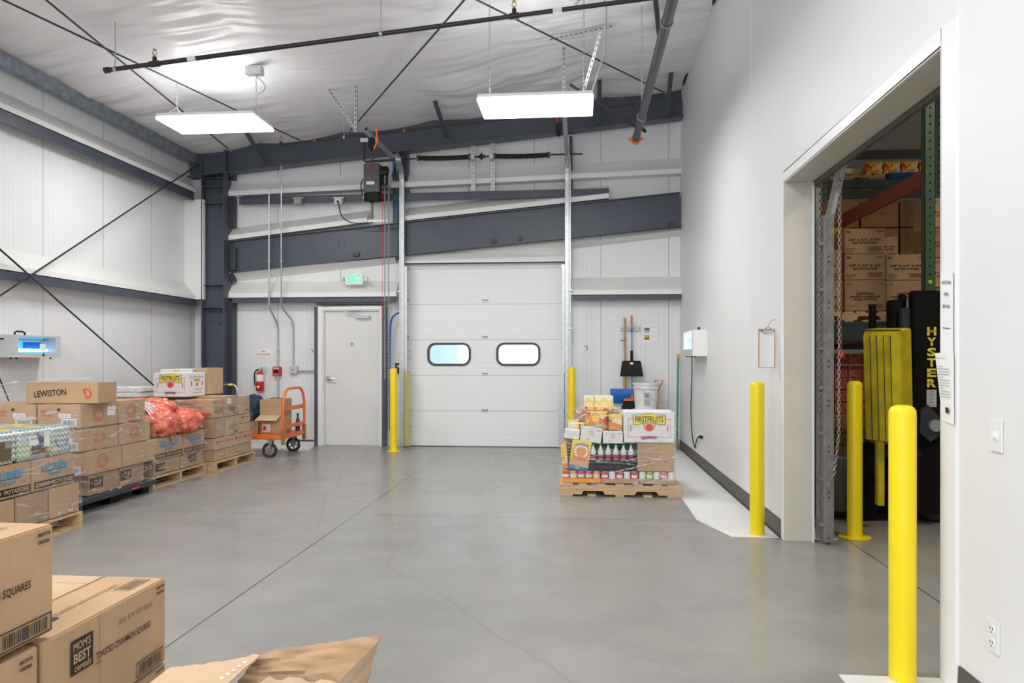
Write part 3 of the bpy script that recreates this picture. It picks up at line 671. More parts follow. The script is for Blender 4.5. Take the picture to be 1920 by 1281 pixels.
MB().box((DX0, YD+.0, -.0), (DX1, YD+.05, .012), 'rubber').build('bottom_seal', dk)
m = MB(); m.box((-2.74, YD-.002, 1.42), (-2.70, YD, 1.56), 'redprint').box((-2.737, YD-.003, 1.43), (-2.703, YD-.002, 1.55), 'paper'); m.box((-2.74, YD-.002, .12), (-2.69, YD, .32), 'paper').box((-.28, YD-.002, .12), (-.235, YD, .3), 'paper').box((-2.74, YD-.003, .31), (-2.69, YD-.001, .325), 'redprint').box((-.28, YD-.003, .29), (-.235, YD-.001, .305), 'redprint')
m.build('warning_sticker', dk)
m = MB().box((DX1-.02, YD-.06, 2.62), (DX1+.07, YD-.005, 2.72), 'ltgrey'); m.build('sensor_bracket', dk, .004)
# tracks
def track(label, x, side, ends, guard):
    t = thing('door_track', label, 'door track', (x, 11.64, 0))
    m = MB(); m.box((x-.03, 11.62, .02), (x+.03, 11.624, 4.1), 'galv').box((x-.03*side-.002, 11.62, .02), (x-.03*side+.002, 11.68, 4.1), 'galv').box((x+.03*side-.002, 11.62, .02), (x+.03*side+.002, 11.66, 4.1), 'galv'); m.build('vertical_track', t)
    (y1, z1) = ends
    pts = [(x, 11.64, 4.1), (x, 11.62, 4.28), (x, 11.62, 4.43), (x, 11.45, z1+.02), (x, y1, z1)]
    pts = bez(pts[0], (x, 11.64, 4.42), (x, 11.55, z1+.06), (x, 11.2, z1+.03), 8) + [Vector((x, y1, z1))]
    m = MB()
    for a, b in zip(pts, pts[1:]):
        m.bar(a, b, .055, .004, 'galv'); m.bar(a+Vector((.027, 0, .02)), b+Vector((.027, 0, .02)), .004, .045, 'galv'); m.bar(a+Vector((-.027, 0, .02)), b+Vector((-.027, 0, .02)), .004, .045, 'galv')
    m.build('curved_track', t)
    m = MB().box((x+.033*side, 11.66, .02), (x+.06*side, 11.69, 4.62), 'galv'); m.build('angle_rail', t)
    for z in (.1, .7, 1.3, 1.9, 2.5): MB().box((x-.03, 11.625, z-.015), (x+.08*side, 11.82, z+.015), 'galv').build('track_bracket', t)
    if guard: MB().box((x-side*.045, 11.61, .03), (x-side*.13, 11.62, 1.2), guard).build('track_guard', t)
    m = MB(); m.box((x-.075*side, 11.66, 1.2), (x-.035*side, 11.62, 2.9), 'galv').build('track_cover', t)
    return t
M['guard'] = plain('faded yellow guard', (0.50, 0.44, 0.14), 0.5)
tl = track('galvanised track and angle rail on the left side of the dock door', -2.80, -1, (9.58, 4.43), 'guard')
tr = track('galvanised track and angle rail on the right side of the dock door', -.175, 1, (9.4, 4.55), 'galv')
# perforated angle
def perf(mb, p, q, w=.035, mat='galv', up=(0, 1, 0)):
    mb.bar(p, q, w, .003, mat, up); p, q = Vector(p), Vector(q); d = (q-p); L = d.length; d.normalize(); r = d.cross(Vector(up)).normalized()
    mb.bar(p+r*w/2+Vector(up)*w/2, q+r*w/2+Vector(up)*w/2, .003, w, mat, up)
    n = int(L/.06)
    for i in range(n):
        c = p+d*(L*(i+.5)/n); mb.bar(c-d*.014, c+d*.014, .011, .0045, 'steel_dk', up)
m = MB(); perf(m, (-2.93, 9.55, 5.05), (-2.93, 9.55, 4.42)); perf(m, (-2.93, 9.55, 4.45), (-3.35, 9.7, 5.06)); m.bar((-3.75, 9.55, 5.08), (-2.2, 9.55, 5.24), .05, .02, 'lip')
m.box((-2.86, 9.53, 4.28), (-2.62, 9.55, 4.33), 'galv'); one(m, 'track_hanger', 'perforated angle struts holding up the left horizontal track', 'hanger', (-2.93, 9.55, 5.05))
m = MB(); perf(m, (-.18, 9.4, 4.55), (-.18, 9.4, 5.38)); perf(m, (0.02, 9.3, 4.6), (0.27, 8.9, 5.33)); perf(m, (-.35, 9.0, 5.30), (.42, 9.0, 5.44))
m.box((-.32, 9.38, 4.50), (-.16, 9.4, 4.56), 'galv'); one(m, 'track_hanger', 'perforated angle struts above the right hanging light', 'hanger', (-.18, 9.4, 5.3))
for x, z, lab in ((-2.72, 4.10, 'black spring bumper with orange strap at the left track end'), (-.27, 4.22, 'black spring bumper on the right track end')):
    zz = 4.16 if x < -2 else 4.28
    m = MB().tube([(x, 9.5, zz+.16), (x, 9.5, zz+.03), (x+.02, 9.5, zz), (x+.04, 9.5, zz+.03), (x+.04, 9.5, zz+.16)], .02, 'black', 8).box((x-.02, 9.48, zz+.03), (x+.06, 9.52, zz+.16), 'black')
    if x < -2: m.tube([(x+.09, 9.48, zz+.3), (x+.10, 9.48, zz+.1), (x+.06, 9.48, zz+.01)], .012, 'orange', 6)
    else: m.tube([(x, 9.48, zz+.17), (x, 9.48, zz+.23)], .012, 'red', 6)
    one(m, 'track_bumper', lab, 'bumper', (x, 9.5, zz))
# torsion shaft
t = thing('torsion_shaft', 'steel shaft with two dark coil springs above the dock door', 'torsion spring shaft', (-1.5, 11.52, 4.6))
MB().cyl((-2.93, 11.52, 4.585), (.07, 11.52, 4.60), .013, 'spring', 10).build('shaft', t)
for a, b in ((-2.52, -1.70), (-1.30, -.455)):
    m = MB(); n = 26; pts = []; rad = []
    for i in range(2*n+1):
        pts.append((a+(b-a)*i/(2*n), 11.52, 4.595 - .012*math.sin(math.pi*i/(2*n)))); rad.append(.043 if i % 2 else .034)
    m.tube(pts, .04, 'spring', 14, radii=rad); m.cyl((a-.02, 11.52, 4.595), (a+.01, 11.52, 4.595), .048, 'worn', 14).cyl((b-.01, 11.52, 4.595), (b+.02, 11.52, 4.595), .048, 'worn', 14); m.build('coil_spring', t)
m = MB().cyl((-1.53, 11.52, 4.595), (-1.49, 11.52, 4.595), .045, 'spring', 8).cyl((-1.56, 11.52, 4.595), (-1.46, 11.52, 4.595), .025, 'spring', 10).box((-1.515, 11.51, 4.53), (-1.505, 11.53, 4.66), 'spring'); m.build('coupler', t)
for x in (-2.86, -.16):
    m = MB().cyl((x-.03, 11.52, 4.59), (x+.03, 11.52, 4.59), .085, 'galv', 20).box((x-.004, 11.5, 4.4), (x+.004, 11.8, 4.7), 'galv'); m.build('cable_drum', t)
for u, lab in ((887, 'left of the two perforated brackets in the middle of the spring shaft'), (924, 'right of the two perforated brackets in the middle of the spring shaft')):
    m = MB(); a = onY(u, 264, 11.66); b = onY(u, 357, 11.66); perf(m, a, b, .06); m.box((a.x-.04, 11.50, 4.56), (a.x+.04, 11.66, 4.62), 'galv'); one(m, 'spring_bracket', lab, 'bracket', tuple(b))
# operator
t = thing('door_operator', 'dark grey electric door operator hanging left of the dock door top', 'door opener', (-3.22, 11.5, 3.8))
MB().box((-3.36, 11.36, 4.035), (-3.10, 11.52, 4.49), 'opgrey').build('housing', t, .012)
m = MB(); X = frame((-3.23, 11.357, 4.445), (1, 0, 0), (0, 0, 1)); m.text('LiftMaster', X, .19, .042, 'red', .02); X = frame((-3.25, 11.357, 4.33), (1, 0, 0), (0, 0, 1)); m.text('HD8', X, .075, .028, 'red', .02)
X = frame((-3.25, 11.357, 4.26), (1, 0, 0), (0, 0, 1)); m.text('+', X, .014, .014, 'redled'); m.build('lettering', t)
MB().box((-3.31, 11.354, 4.155), (-3.18, 11.357, 4.205), 'paper').build('rating_label', t)
m = MB().cyl((-3.36, 11.44, 3.97), (-3.06, 11.44, 3.97), .065, 'black', 16).cyl((-3.38, 11.44, 3.97), (-3.36, 11.44, 3.97), .05, 'galv', 16).box((-3.3, 11.36, 3.9), (-3.12, 11.5, 4.04), 'black').box((-3.09, 11.4, 4.1), (-2.99, 11.52, 4.45), 'black'); m.build('motor', t, .006)
MB().cyl((-3.08, 11.36, 4.34), (-2.97, 11.36, 4.34), .05, 'spring', 16).build('sprocket', t); MB().cyl((-3.06, 11.40, 4.12), (-2.97, 11.40, 4.12), .07, 'spring', 16).build('sprocket', t)
m = MB().box((-3.285, 11.53, 3.66), (-3.255, 11.56, 4.65), 'worn').box((-3.32, 11.45, 3.58), (-2.98, 11.48, 3.62), 'lip'); m.build('mounting_strut', t)
MB().tube(bez((-3.38, 11.42, 4.25), (-3.44, 11.42, 4.2), (-3.42, 11.42, 4.0), (-3.36, 11.42, 4.0)), .008, 'black', 6).build('cable', t)
# hand chain
def chain(mb, p, q, link=.035, r=.0045, w=.012, mat='galv'):
    p, q = Vector(p), Vector(q); d = q-p; L = d.length; d.normalize(); n = max(2, int(L/(link*.78)))
    for i in range(n):
        c = p+d*(L*(i+.5)/n); side = Vector((1, 0, 0)) if i % 2 else Vector((0, 1, 0))
        e = (side-d*side.dot(d)).normalized(); pts = []
        for k in range(8):
            t = 2*math.pi*k/8; pts.append(c+d*(math.sin(t)*link*.5)+e*(math.cos(t)*w))
        mb.tube(pts, r, mat, 4, closed=True)
t = thing('hand_chain', 'galvanised hand chain loop hanging from the door operator', 'chain', (-2.98, 11.34, 1.1))
for x in (-3.01, -2.95): m = MB(); chain(m, (x, 11.34, 4.3), (x, 11.34, 1.1)); m.build('chain_run', t)
m = MB().tube([(-3.045, 11.33, 4.1), (-3.045, 11.33, 3.3), (-3.05, 11.34, 2.2), (-3.03, 11.4, 1.55)], .004, 'red', 5); m.cyl((-3.03, 11.4, 1.50), (-3.03, 11.4, 1.56), .02, 'red', 8); one(m, 'release_cord', 'thin red release cord hanging beside the hand chain', 'cord', (-3.045, 11.33, 4.1))
m = MB().tube(bez((-3.045, 11.80, 0.25), (-3.06, 11.80, 1.2), (-3.05, 11.80, 1.8), (-3.03, 11.78, 2.0))+bez((-3.03, 11.78, 2.0), (-3.0, 11.76, 2.12), (-2.94, 11.76, 2.16), (-2.86, 11.8, 2.17)), .016, 'blue', 8)
one(m, 'air_hose', 'blue air hose rising beside the exit door', 'hose', (-3.05, 11.8, .2))
m = MB().tube([(-2.93, 11.78, 3.6), (-2.9, 11.75, 3.9), (-2.91, 11.77, 4.3)], .02, 'blue', 8).tube([(-2.98, 11.7, 4.35), (-2.93, 11.7, 4.6)], .02, 'blue', 6); one(m, 'air_hose', 'short blue hose behind the left track near the operator', 'hose', (-2.93, 11.78, 3.6))
m = MB().box((-2.955, 11.78, 1.18), (-2.90, 11.86, 1.35), 'black').cyl((-2.928, 11.775, 1.31), (-2.928, 11.78, 1.31), .012, 'green', 10).cyl((-2.928, 11.775, 1.265), (-2.928, 11.78, 1.265), .012, 'grey', 10).cyl((-2.928, 11.775, 1.22), (-2.928, 11.78, 1.22), .012, 'red', 10)
one(m, 'push_button_station', 'black three button control beside left dock track', 'control box', (-2.93, 11.8, 1.18))
# ================================================================ LIGHT FIXTURES
def high_bay(x0, y0, z, label, lens='lens'):
    t = thing('hanging_light', label, 'ceiling light', (x0+.61, y0+.305, z), 'hanging lights with white lenses')
    MB().box((x0, y0, z), (x0+1.22, y0+.61, z+.035), lens).build('lens', t, .006)
    MB().box((x0+.005, y0+.005, z+.036), (x0+1.215, y0+.605, z+.075), 'white').build('housing', t, .004)
    MB().box((x0+.10, y0+.10, z+.076), (x0+1.12, y0+.51, z+.082), 'upfill').build('ceiling_fill_panel', t)  # this panel and the upward light are added to brighten the ceiling
    for nm, sx, sy, dz, w, rx, col in (('tube_light', 1.18, .57, -.006, LAMP_W if lens == 'lens' else WARE_W, 0, (1, .985, .96) if lens == 'lens' else (1, .86, .66)), ('ceiling_fill_light', 1.0, .4, .09, UP_W, math.pi, (1, .985, .96))):
        if rx and lens != 'lens': continue
        ld = bpy.data.lights.new(nm, 'AREA'); ld.shape = 'RECTANGLE'; ld.size = sx; ld.size_y = sy; ld.energy = w; ld.color = col
        lo = bpy.data.objects.new(nm, ld); COL.objects.link(lo); lo.parent = t; lo.location = (0, 0, dz); lo.rotation_euler = (rx, 0, 0)
    for xe in (x0+.10, x0+1.12):
        m = MB(); top = (xe, y0+.305, roof(xe)-.06)
        mid = (xe, y0+.305, z+.24)
        chain(m, top, mid, .05, .003, .010); m.tube([mid, (xe, y0+.06, z+.07)], .003, 'galv', 4).tube([mid, (xe, y0+.55, z+.07)], .003, 'galv', 4)
        m.build('hanging_chain', t)
    return t
l1 = high_bay(-5.06, 8.47, 4.30, 'left of the two rectangular white lights hanging near the back wall')
l2 = high_bay(-1.06, 7.70, 4.13, 'right of the two rectangular white lights hanging in front of the dock door')
m = MB().tube(bez((-3.95, 8.75, 4.9), (-3.75, 8.75, 4.75), (-3.8, 8.75, 4.7), (-3.94, 8.75, 4.65)), .008, 'galv', 6); m.box((-4.05, 8.7, 4.90), (-3.85, 8.8, 5.0), 'galv').build('junction_box', l1)
high_bay(-5.06, 3.2, 4.35, 'rectangular white light over the stacks, outside the frame at left')
high_bay(-1.4, 2.6, 4.6, 'rectangular white light hanging above the viewer')
high_bay(-5.06, -1.8, 4.4, 'rectangular white light at the far rear left of the room')
high_bay(-1.4, -1.8, 4.6, 'rectangular white light at the rear right of the room')
high_bay(3.6, 3.4, 5.3, 'rectangular light above the forklift aisle in the warehouse', 'lens_wh')
high_bay(6.6, 10.0, 5.7, 'rectangular light above the far racks in the warehouse', 'lens_wh')
m = MB().tube([(-.02, 8.0, 5.18)] + bez((-.02, 8.0, 5.25), (.1, 8.0, 5.40), (.28, 8.0, 5.40), (.30, 8.0, 5.2)) + [Vector((.28, 8.0, 4.7)), Vector((.12, 8.0, 4.2))], .012, 'galv', 6); m.box((-.10, 7.97, 5.30), (.06, 8.03, 5.36), 'grey'); one(m, 'conduit', 'flexible grey conduit feeding the right hanging light', 'conduit', (.1, 8, 4.2))
# ================================================================ SPRINKLER PIPES
def sprinkler(mb, p, up=1):
    p = Vector(p); z = Vector((0, 0, up))
    mb.cyl(p, p+z*.05, .022, 'pipe', 10).cyl(p+z*.05, p+z*.075, .014, 'brass', 8).tube([p+z*.075+Vector((.02, 0, 0)), p+z*.10+Vector((.022, 0, 0)), p+z*.125], .004, 'brass', 5).tube([p+z*.075-Vector((.02, 0, 0)), p+z*.10-Vector((.022, 0, 0)), p+z*.125], .004, 'brass', 5).cyl(p+z*.125, p+z*.13, .02, 'brass', 10)
a = onY(198, 132, 7.3); b = onY(1215, -3, 7.3); t = thing('sprinkler_pipe', 'long black sprinkler pipe crossing the ceiling from the left end cap', 'sprinkler pipe', tuple(a))
d = (b-a).normalized(); b2 = a + d*((XR-.02-a.x)/d.x)
m = MB().cyl(a, b2, .023, 'pipe', 12).cyl(a-d*.01, a+d*.04, .031, 'pipe', 12); m.build('pipe', t)
for u in (290, 964): p = onY(u, 0, 7.3); p = a+d*((p.x-a.x)/d.x); m = MB(); m.cyl(p-d*.05, p+d*.05, .032, 'pipe', 12); sprinkler(m, p+Vector((0, 0, .02))); m.build('sprinkler_head', t)
for u in (360, 1045): p = onY(u, 0, 7.3); p = a+d*((p.x-a.x)/d.x); MB().cyl(p-d*.045, p+d*.045, .0245, 'paper', 12).build('pipe_label', t)
for u in (216, 714): p = onY(u, 0, 7.3); p = a+d*((p.x-a.x)/d.x); m = MB().cyl(p, (p.x, p.y, roof(p.x)-.03), .006, 'galv', 6).cyl(p-d*.015, p+d*.015, .028, 'galv', 12); m.build('hanger_rod', t)
a = onY(527, 271, 10.8); b = onY(1190, 196, 10.8); t = thing('sprinkler_pipe', 'thin black branch pipe running in front of the rafter below both lights', 'sprinkler pipe', tuple(a)); d = (b-a).normalized()
m = MB().cyl(a, b, .018, 'pipe', 10); sprinkler(m, a+Vector((0, 0, -.01))); m.cyl(a-d*.02, a+d*.04, .026, 'pipe', 10); m.build('pipe', t)
for u in (590, 758): p = onY(u, 0, 10.8); p = a+d*((p.x-a.x)/d.x); MB().cyl(p-d*.02, p+d*.02, .0195, 'redprint', 10).build('pipe_label', t)
p = onY(645, 0, 10.8); p = a+d*((p.x-a.x)/d.x); MB().cyl(p, (p.x, p.y, roof(p.x)-.03), .005, 'galv', 6).cyl(p-d*.015, p+d*.015, .024, 'galv', 12).build('hanger_rod', t)
p = a+d*((-3.18-a.x)/d.x)
m = MB().tube([p+Vector((0, 0, .06)), p+Vector((.04, 0, .09)), p+Vector((.07, 0, .03))], .028, 'pipe', 10).tube([p, (-3.18, 10.8, 4.38), (-3.15, 10.8, 4.36), (-2.68, 10.8, 4.38)], .02, 'pipe', 10).cyl((-2.70, 10.8, 4.38), (-2.62, 10.8, 4.385), .03, 'galv', 10); m.build('drop_pipe', t)
# sprinkler main
t = thing('sprinkler_main', 'thick grey sprinkler main with an orange capped end by the white wall', 'sprinkler pipe', tuple(onY(1192, 262, 9.5)))
e = onY(1192, 262, 9.5); s_ = Vector((e.x, 2.2, e.z))
MB().cyl(e, s_, .046, 'pipe_gr', 20).build('pipe', t)
m = MB().cyl(e+Vector((0, .01, 0)), e-Vector((0, .05, 0)), .062, 'orange', 20); m.box(e+Vector((-.09, -.04, -.012)), e+Vector((.09, 0, .012)), 'orange'); m.build('end_coupling', t)
m = MB()
for y in (8.6, 6.2): m.tube(arc((e.x, y, e.z), .052, 0, 360, 16, 'xz'), .006, 'galv', 5).cyl((e.x, y, e.z+.05), (e.x, y, roof(e.x)-.03), .006, 'galv', 6)
m.build('hanger_rod', t)
m = MB().cyl(onY(1068, 158, 9.0), onY(1192, 238, 9.2), .018, 'pipe', 8).cyl(onY(1190, 200, 9.2), onY(1196, 240, 9.2), .02, 'pipe', 8).cyl(onY(1196, 232, 9.2), onY(1211, 248, 9.2), .02, 'pipe', 8); m.build('brace_pipe', t)
m = MB().cyl(onRoof(1229, -3, .15), onRoof(1236, 66, .10), .03, 'pipe', 10); m.build('riser_pipe', t)
# ================================================================ CARTONS AND THEIR PRINT
def face(o, which, dims):
    w, d_, h = dims
    if which == 'R': return frame((w/2, -d_/2, 0), (0, 1, 0), (0, 0, 1)), d_, h
    if which == 'F': return frame((-w/2, -d_/2, 0), (1, 0, 0), (0, 0, 1)), w, h
    if which == 'T': return frame((w/2, -d_/2, h), (0, 1, 0), (-1, 0, 0)), d_, w
    if which == 'S': return frame((-w/2, d_/2, 0), (0, -1, 0), (0, 0, 1)), d_, h
def prints(mb, which, dims, items, lift=.0016):
    X, w, h = face(None, which, dims); L = lift
    for it in items:
        k = it[0]; L += .0002
        if k == 't': _, s, cx, cy, tw, th, mat = it[:7]; mb.text(s, X @ Matrix.Translation((cx*w, cy*h, 0)), tw*w, th*h, mat, it[7] if len(it) > 7 else .0, L)
        elif k == 'tr': _, s, cx, cy, tw, th, mat, rot = it[:8]; mb.text(s, X @ Matrix.Translation((cx*w, cy*h, 0)) @ Matrix.Rotation(math.radians(rot), 4, 'Z'), tw*w, th*h, mat, .015, L)
        elif k == 'r': _, a, b, c, e, mat = it; mb.add([(a*w, b*h, L), (c*w, b*h, L), (c*w, e*h, L), (a*w, e*h, L)], [(0, 1, 2, 3)], mat, X)
        elif k == 'p': _, pts, mat = it; mb.add([(a*w, b*h, L) for a, b in pts], [tuple(range(len(pts)))], mat, X)
        elif k == 'b':
            _, a, b, c, e, mat = it; rd = random.Random(3); bw = .06*(c-a)
            for q in ((a, b, c, b+(e-b)*.07), (a, e-(e-b)*.07, c, e), (a, b, a+bw*.35, e), (c-bw*.35, b, c, e)): mb.add([(q[0]*w, q[1]*h, L), (q[2]*w, q[1]*h, L), (q[2]*w, q[3]*h, L), (q[0]*w, q[3]*h, L)], [(0, 1, 2, 3)], mat, X)
            x = a+bw*1.4
            while x < c-bw*1.6:
                ww = bw*rd.choice((.12, .2, .34)); y0 = b+(e-b)*.16; y1 = e-(e-b)*.16
                mb.add([(x*w, y0*h, L), ((x+ww)*w, y0*h, L), ((x+ww)*w, y1*h, L), (x*w, y1*h, L)], [(0, 1, 2, 3)], mat, X); x += ww+bw*rd.choice((.15, .2, .3))
        elif k == 'o':
            _, cx, cy, r, th, mat = it; n = 28; vs = []; fs = []
            for q in range(n):
                a = 2*math.pi*q/n
                vs += [(cx*w+r*h*math.cos(a), cy*h+r*h*math.sin(a)*.82, L), (cx*w+(r-th)*h*math.cos(a), cy*h+(r-th)*h*math.sin(a)*.82, L)]
            for q in range(n): z = (q+1) % n; fs.append((2*q, 2*z, 2*z+1, 2*q+1))
            mb.add(vs, fs, mat, X)
        elif k == 'd':
            _, cx, cy, r, mat = it; n = 24; mb.add([(cx*w+r*h*math.cos(2*math.pi*q/n), cy*h+r*h*math.sin(2*math.pi*q/n), L) for q in range(n)], [tuple(range(n))], mat, X)
    return mb
NC = 0
def carton(label, a, b, mat='kraft', pr=None, rot=0, group=None, name='cardboard_box', cat='box', tape=False, bevel=.005, side_label=None):
    global NC; NC += 1
    x0, y0, z0 = a; x1, y1, z1 = b; w, d_, h = x1-x0, y1-y0, z1-z0
    rd = random.Random(NC); j = lambda: rd.uniform(-.0012, .0012)
    i_ = .002 if bevel else 0
    m = MB().box((-w/2+i_, -d_/2+i_, 0.001), (w/2-i_, d_/2-i_, h-.001), mat)
    o = m.build(name, None, bevel, 2); o.location = ((x0+x1)/2, (y0+y1)/2, z0); o.rotation_euler = (0, 0, math.radians(rot)); tag(o, label, cat, group)
    if pr:
        for which, items in pr.items():
            m = MB(); prints(m, which, (w, d_, h), items); p = m.build('printed_panel', o)
    if tape:
        m = MB(); m.box((-w*.06, -d_/2-.001, h-.0005), (w*.06, d_/2+.001, h+.0008), 'tape').box((-w*.06, -d_/2-.0012, h*.75), (w*.06, -d_/2+.001, h), 'tape'); m.build('packing_tape', o)
    return o
def pallet(label, x0, y0, x1, y1, along='y', name='wooden_pallet', h=.13):
    """stringers along one axis, deck boards across it"""
    t = thing(name, label, 'pallet', ((x0+x1)/2, (y0+y1)/2, 0)); tb = .018; rd = random.Random(int(x0*100))
    Z = 0 if h > 0 else 0
    zb = t.get('_zb', 0)
    if along == 'x': L0, L1, S0, S1 = x0, x1, y0, y1
    else: L0, L1, S0, S1 = y0, y1, x0, x1
    for k in range(3):
        s = S0 + (S1-S0-.038)*k/2; H = h-2*tb; z = tb; n1, n2, nw, nh = .17, .17, .24, .038
        P = [(L0, z), (L0, z+H), (L1, z+H), (L1, z)]
        q = [(L1, z)]
        for c in (L1-.32*(L1-L0)+.05, L0+.32*(L1-L0)-.05+.0):
            c = c; q += [(c+nw/2, z), (c+nw/2-.02, z+nh), (c-nw/2+.02, z+nh), (c-nw/2, z)]
        q += [(L0, z), (L0, z+H), (L1, z+H)]
        if along == 'x': m = MB().prism([(a, s, b) for a, b in q], (0, .038, 0), 'pallet')
        else: m = MB().prism([(s, a, b) for a, b in q], (.038, 0, 0), 'pallet')
        m.build('stringer', t)
    n = 7
    for top, cnt in ((True, 7), (False, 5)):
        for k in range(cnt):
            wbd = .135 if k in (0, cnt-1) else .09
            c = L0 + (L1-L0-wbd)*k/(cnt-1); z = h-tb if top else 0
            e = rd.uniform(0, .004)
            if along == 'x': m = MB().box((c, S0-.0, z), (c+wbd, S1, z+tb-e*.3), 'pallet')
            else: m = MB().box((S0, c, z), (S1, c+wbd, z+tb-e*.3), 'pallet')
            m.build('deck_board' if top else 'bottom_board', t)
    return t
I = 'ink'
def moms(face_bc=True):
    return [('r', .185, .52, .345, .86, I), ('t', "MOM'S", .265, .79, .125, .085, 'kraft', .02), ('t', 'BEST', .265, .675, .125, .10, 'kraft', .03), ('t', 'cereals', .268, .58, .12, .075, 'kraft', .01),
            ('t', 'TOASTED CINNAMON SQUARES', .60, .565, .47, .085, I, .012), ('t', 'CEREAL', .385, .50, .06, .03, 'ink2', .0),
            ('t', 'JUL 519 T3P 00:03', .70, .78, .30, .075, 'ink2', .0), ('t', '883978', .93, .93, .075, .035, I, .02), ('t', '08286', .93, .87, .07, .035, I, .02), ('b', .70, .05, .955, .22, I), ('t', '0  88578  00000  1', .82, .02, .2, .018, 'ink2')]
TOPM = [('t', 'TOASTED CINNAMON SQUARES', .58, .52, .50, .09, 'ink2', .0), ('b', .74, .18, .95, .42, 'ink2'), ('r', .24, .40, .31, .62, 'navyprint'), ('r', 0, .498, 1, .502, 'kraft2')]
LY = dict(x0=-1.715, x1=-1.485)
carton('brown cereal case with black square logo, its whole side showing', (-1.715, 1.935, .325), (-1.487, 2.56, .628), 'kraft', {'R': [('r', .40, 0, .404, 1, 'kraft2')]+moms(), 'T': TOPM})
carton('topmost brown case of the stack in the lower left corner', (-1.80, 1.36, .645), (-1.487, 1.985, .952), 'kraft', {'R': [('t', 'TOASTED CINNAMON SQUARES', .57, .52, .56, .085, I, .015), ('t', '883978', .93, .93, .075, .035, I, .02), ('t', '08286', .93, .865, .07, .035, I, .02), ('b', .66, .03, .975, .20, I)], 'T': [('t', 'TOASTED CINNAMON SQUARES', .64, .30, .5, .10, 'ink2', .0)]}, rot=0)
carton('brown case at the bottom left corner directly under the top case', (-1.80, 1.29, .325), (-1.487, 1.925, .628), 'kraft', {'R': [('t', '883978', .92, .92, .075, .035, I, .02), ('t', '08286', .92, .86, .07, .035, I, .02)]})
carton('brown case behind the gap of the lower left stack, only its plain top showing', (-2.19, 2.14, .325), (-1.722, 2.565, .626), 'kraft3', {'T': [('r', .78, 0, .785, 1, 'kraft2')]})
for k, (x0, y0, x1, y1) in enumerate(((-2.19, 1.36, -1.81, 2.10), )):
    carton('brown case at the left foot of the front stack, mostly hidden', (x0, y0, .325), (x1, y1, .626), 'kraft')
carton('lowest brown case under the case with the black square logo', (-1.72, 1.935, .132), (-1.487, 2.56, .322), 'kraft2', {'R': [('t', '883978', .93, .93, .075, .05, I, .02)]})
carton('lowest brown case at the hidden foot of the front stack', (-2.19, 1.30, .132), (-1.73, 2.56, .322), 'kraft2')
carton('lowest brown case under the lower left corner case', (-1.72, 1.30, .132), (-1.487, 1.925, .322), 'kraft2')
pallet('pallet under the front left stack of cereal cases', -2.22, 1.28, -1.47, 2.58, 'y')
# open carton at the bottom edge
t = thing('open_carton', 'white carton with open crumpled brown flaps at the bottom edge', 'box', (-.82, 1.62, 0))
m = MB(); x0, x1, y0, y1, z0, z1 = -1.09, -.545, 1.28, 1.88, 0.0, .555
for a, b in (((x0, y0, z0), (x0+.006, y1, z1)), ((x1-.006, y0, z0), (x1, y1, z1)), ((x0+.006, y0+.001, z0), (x1-.006, y0+.006, z1-.001)), ((x0+.006, y1-.006, z0), (x1-.006, y1-.001, z1-.001)), ((x0+.006, y0+.006, z0+.001), (x1-.006, y1-.006, z0+.01))): m.box(a, b, 'carton_w')
m.build('carton_body', t)
m = MB().box((x0+.007, y0+.007, .012), (x1-.007, y1-.007, .40), 'kraftdk'); m.build('inner_tray', t)
def flap(P, name, mat='kraft3', amp=.012, seed=0, n=14):
    """P: four corners in order; a crumpled double-sided sheet 4 mm thick"""
    a, b, c, e = map(Vector, P); nrm = (b-a).cross(e-a).normalized(); vs = []; fs = []
    for s in (0, 1):
        for i in range(n+1):
            for j in range(n+1):
                u, v = i/n, j/n; p = a*(1-u)*(1-v)+b*u*(1-v)+c*u*v+e*(1-u)*v
                k = noise.noise(Vector((u*2.2+v*3.4+seed, v*5.0-u*2, seed*3.3))); k = (1-abs(k)*3)
                p = p + nrm*(amp*k*min(1, v*3) - s*.004); p += (e-a).normalized()*(.006*noise.noise(Vector((u*9, seed, 0))) if j == n else 0); vs.append(p)
    N = (n+1)*(n+1)
    for i in range(n):
        for j in range(n):
            q = i*(n+1)+j; fs += [(q, q+n+1, q+n+2, q+1), (N+q, N+q+1, N+q+n+2, N+q+n+1)]
    for i in range(n):
        q = i*(n+1); fs.append((q, N+q, N+q+n+1, q+n+1)); q = i*(n+1)+n; fs.append((q, q+n+1, N+q+n+1, N+q))
        q = i; fs.append((q, q+1, N+q+1, N+q)); q = n*(n+1)+i; fs.append((q, N+q, N+q+1, q+1))
    MB().add(vs, fs, mat, smooth=True).build(name, t)
flap([(-.56, 1.87, .555), (-.90, 1.87, .555), (-.86, 1.93, .625), (-.525, 1.93, .685)], 'flap', 'kraft2', .007, 2)
flap([(-.547, 1.32, .556), (-.547, 1.87, .556), (-.527, 1.92, .672), (-.62, 1.36, .64)], 'flap', 'kraft3', .003, 5)
flap([(-1.12, 1.30, .562), (-1.085, 1.885, .592), (-.843, 1.90, .634), (-.90, 1.33, .60)], 'flap', 'kraft3', .007, 8)
flap([(-.545, 1.44, .575), (-.56, 1.86, .575), (-.80, 1.86, .595), (-.83, 1.44, .575)], 'flap', 'kraft3', .009, 11)
m = MB(); rd = random.Random(4)
for k in range(5): x = -.857 - k*.0035; y = 1.85 - k*.024; m.box((x-.009, y-.0015, .631), (x, y+.0015, .6345), 'paper')
m.build('glue_beads', t)
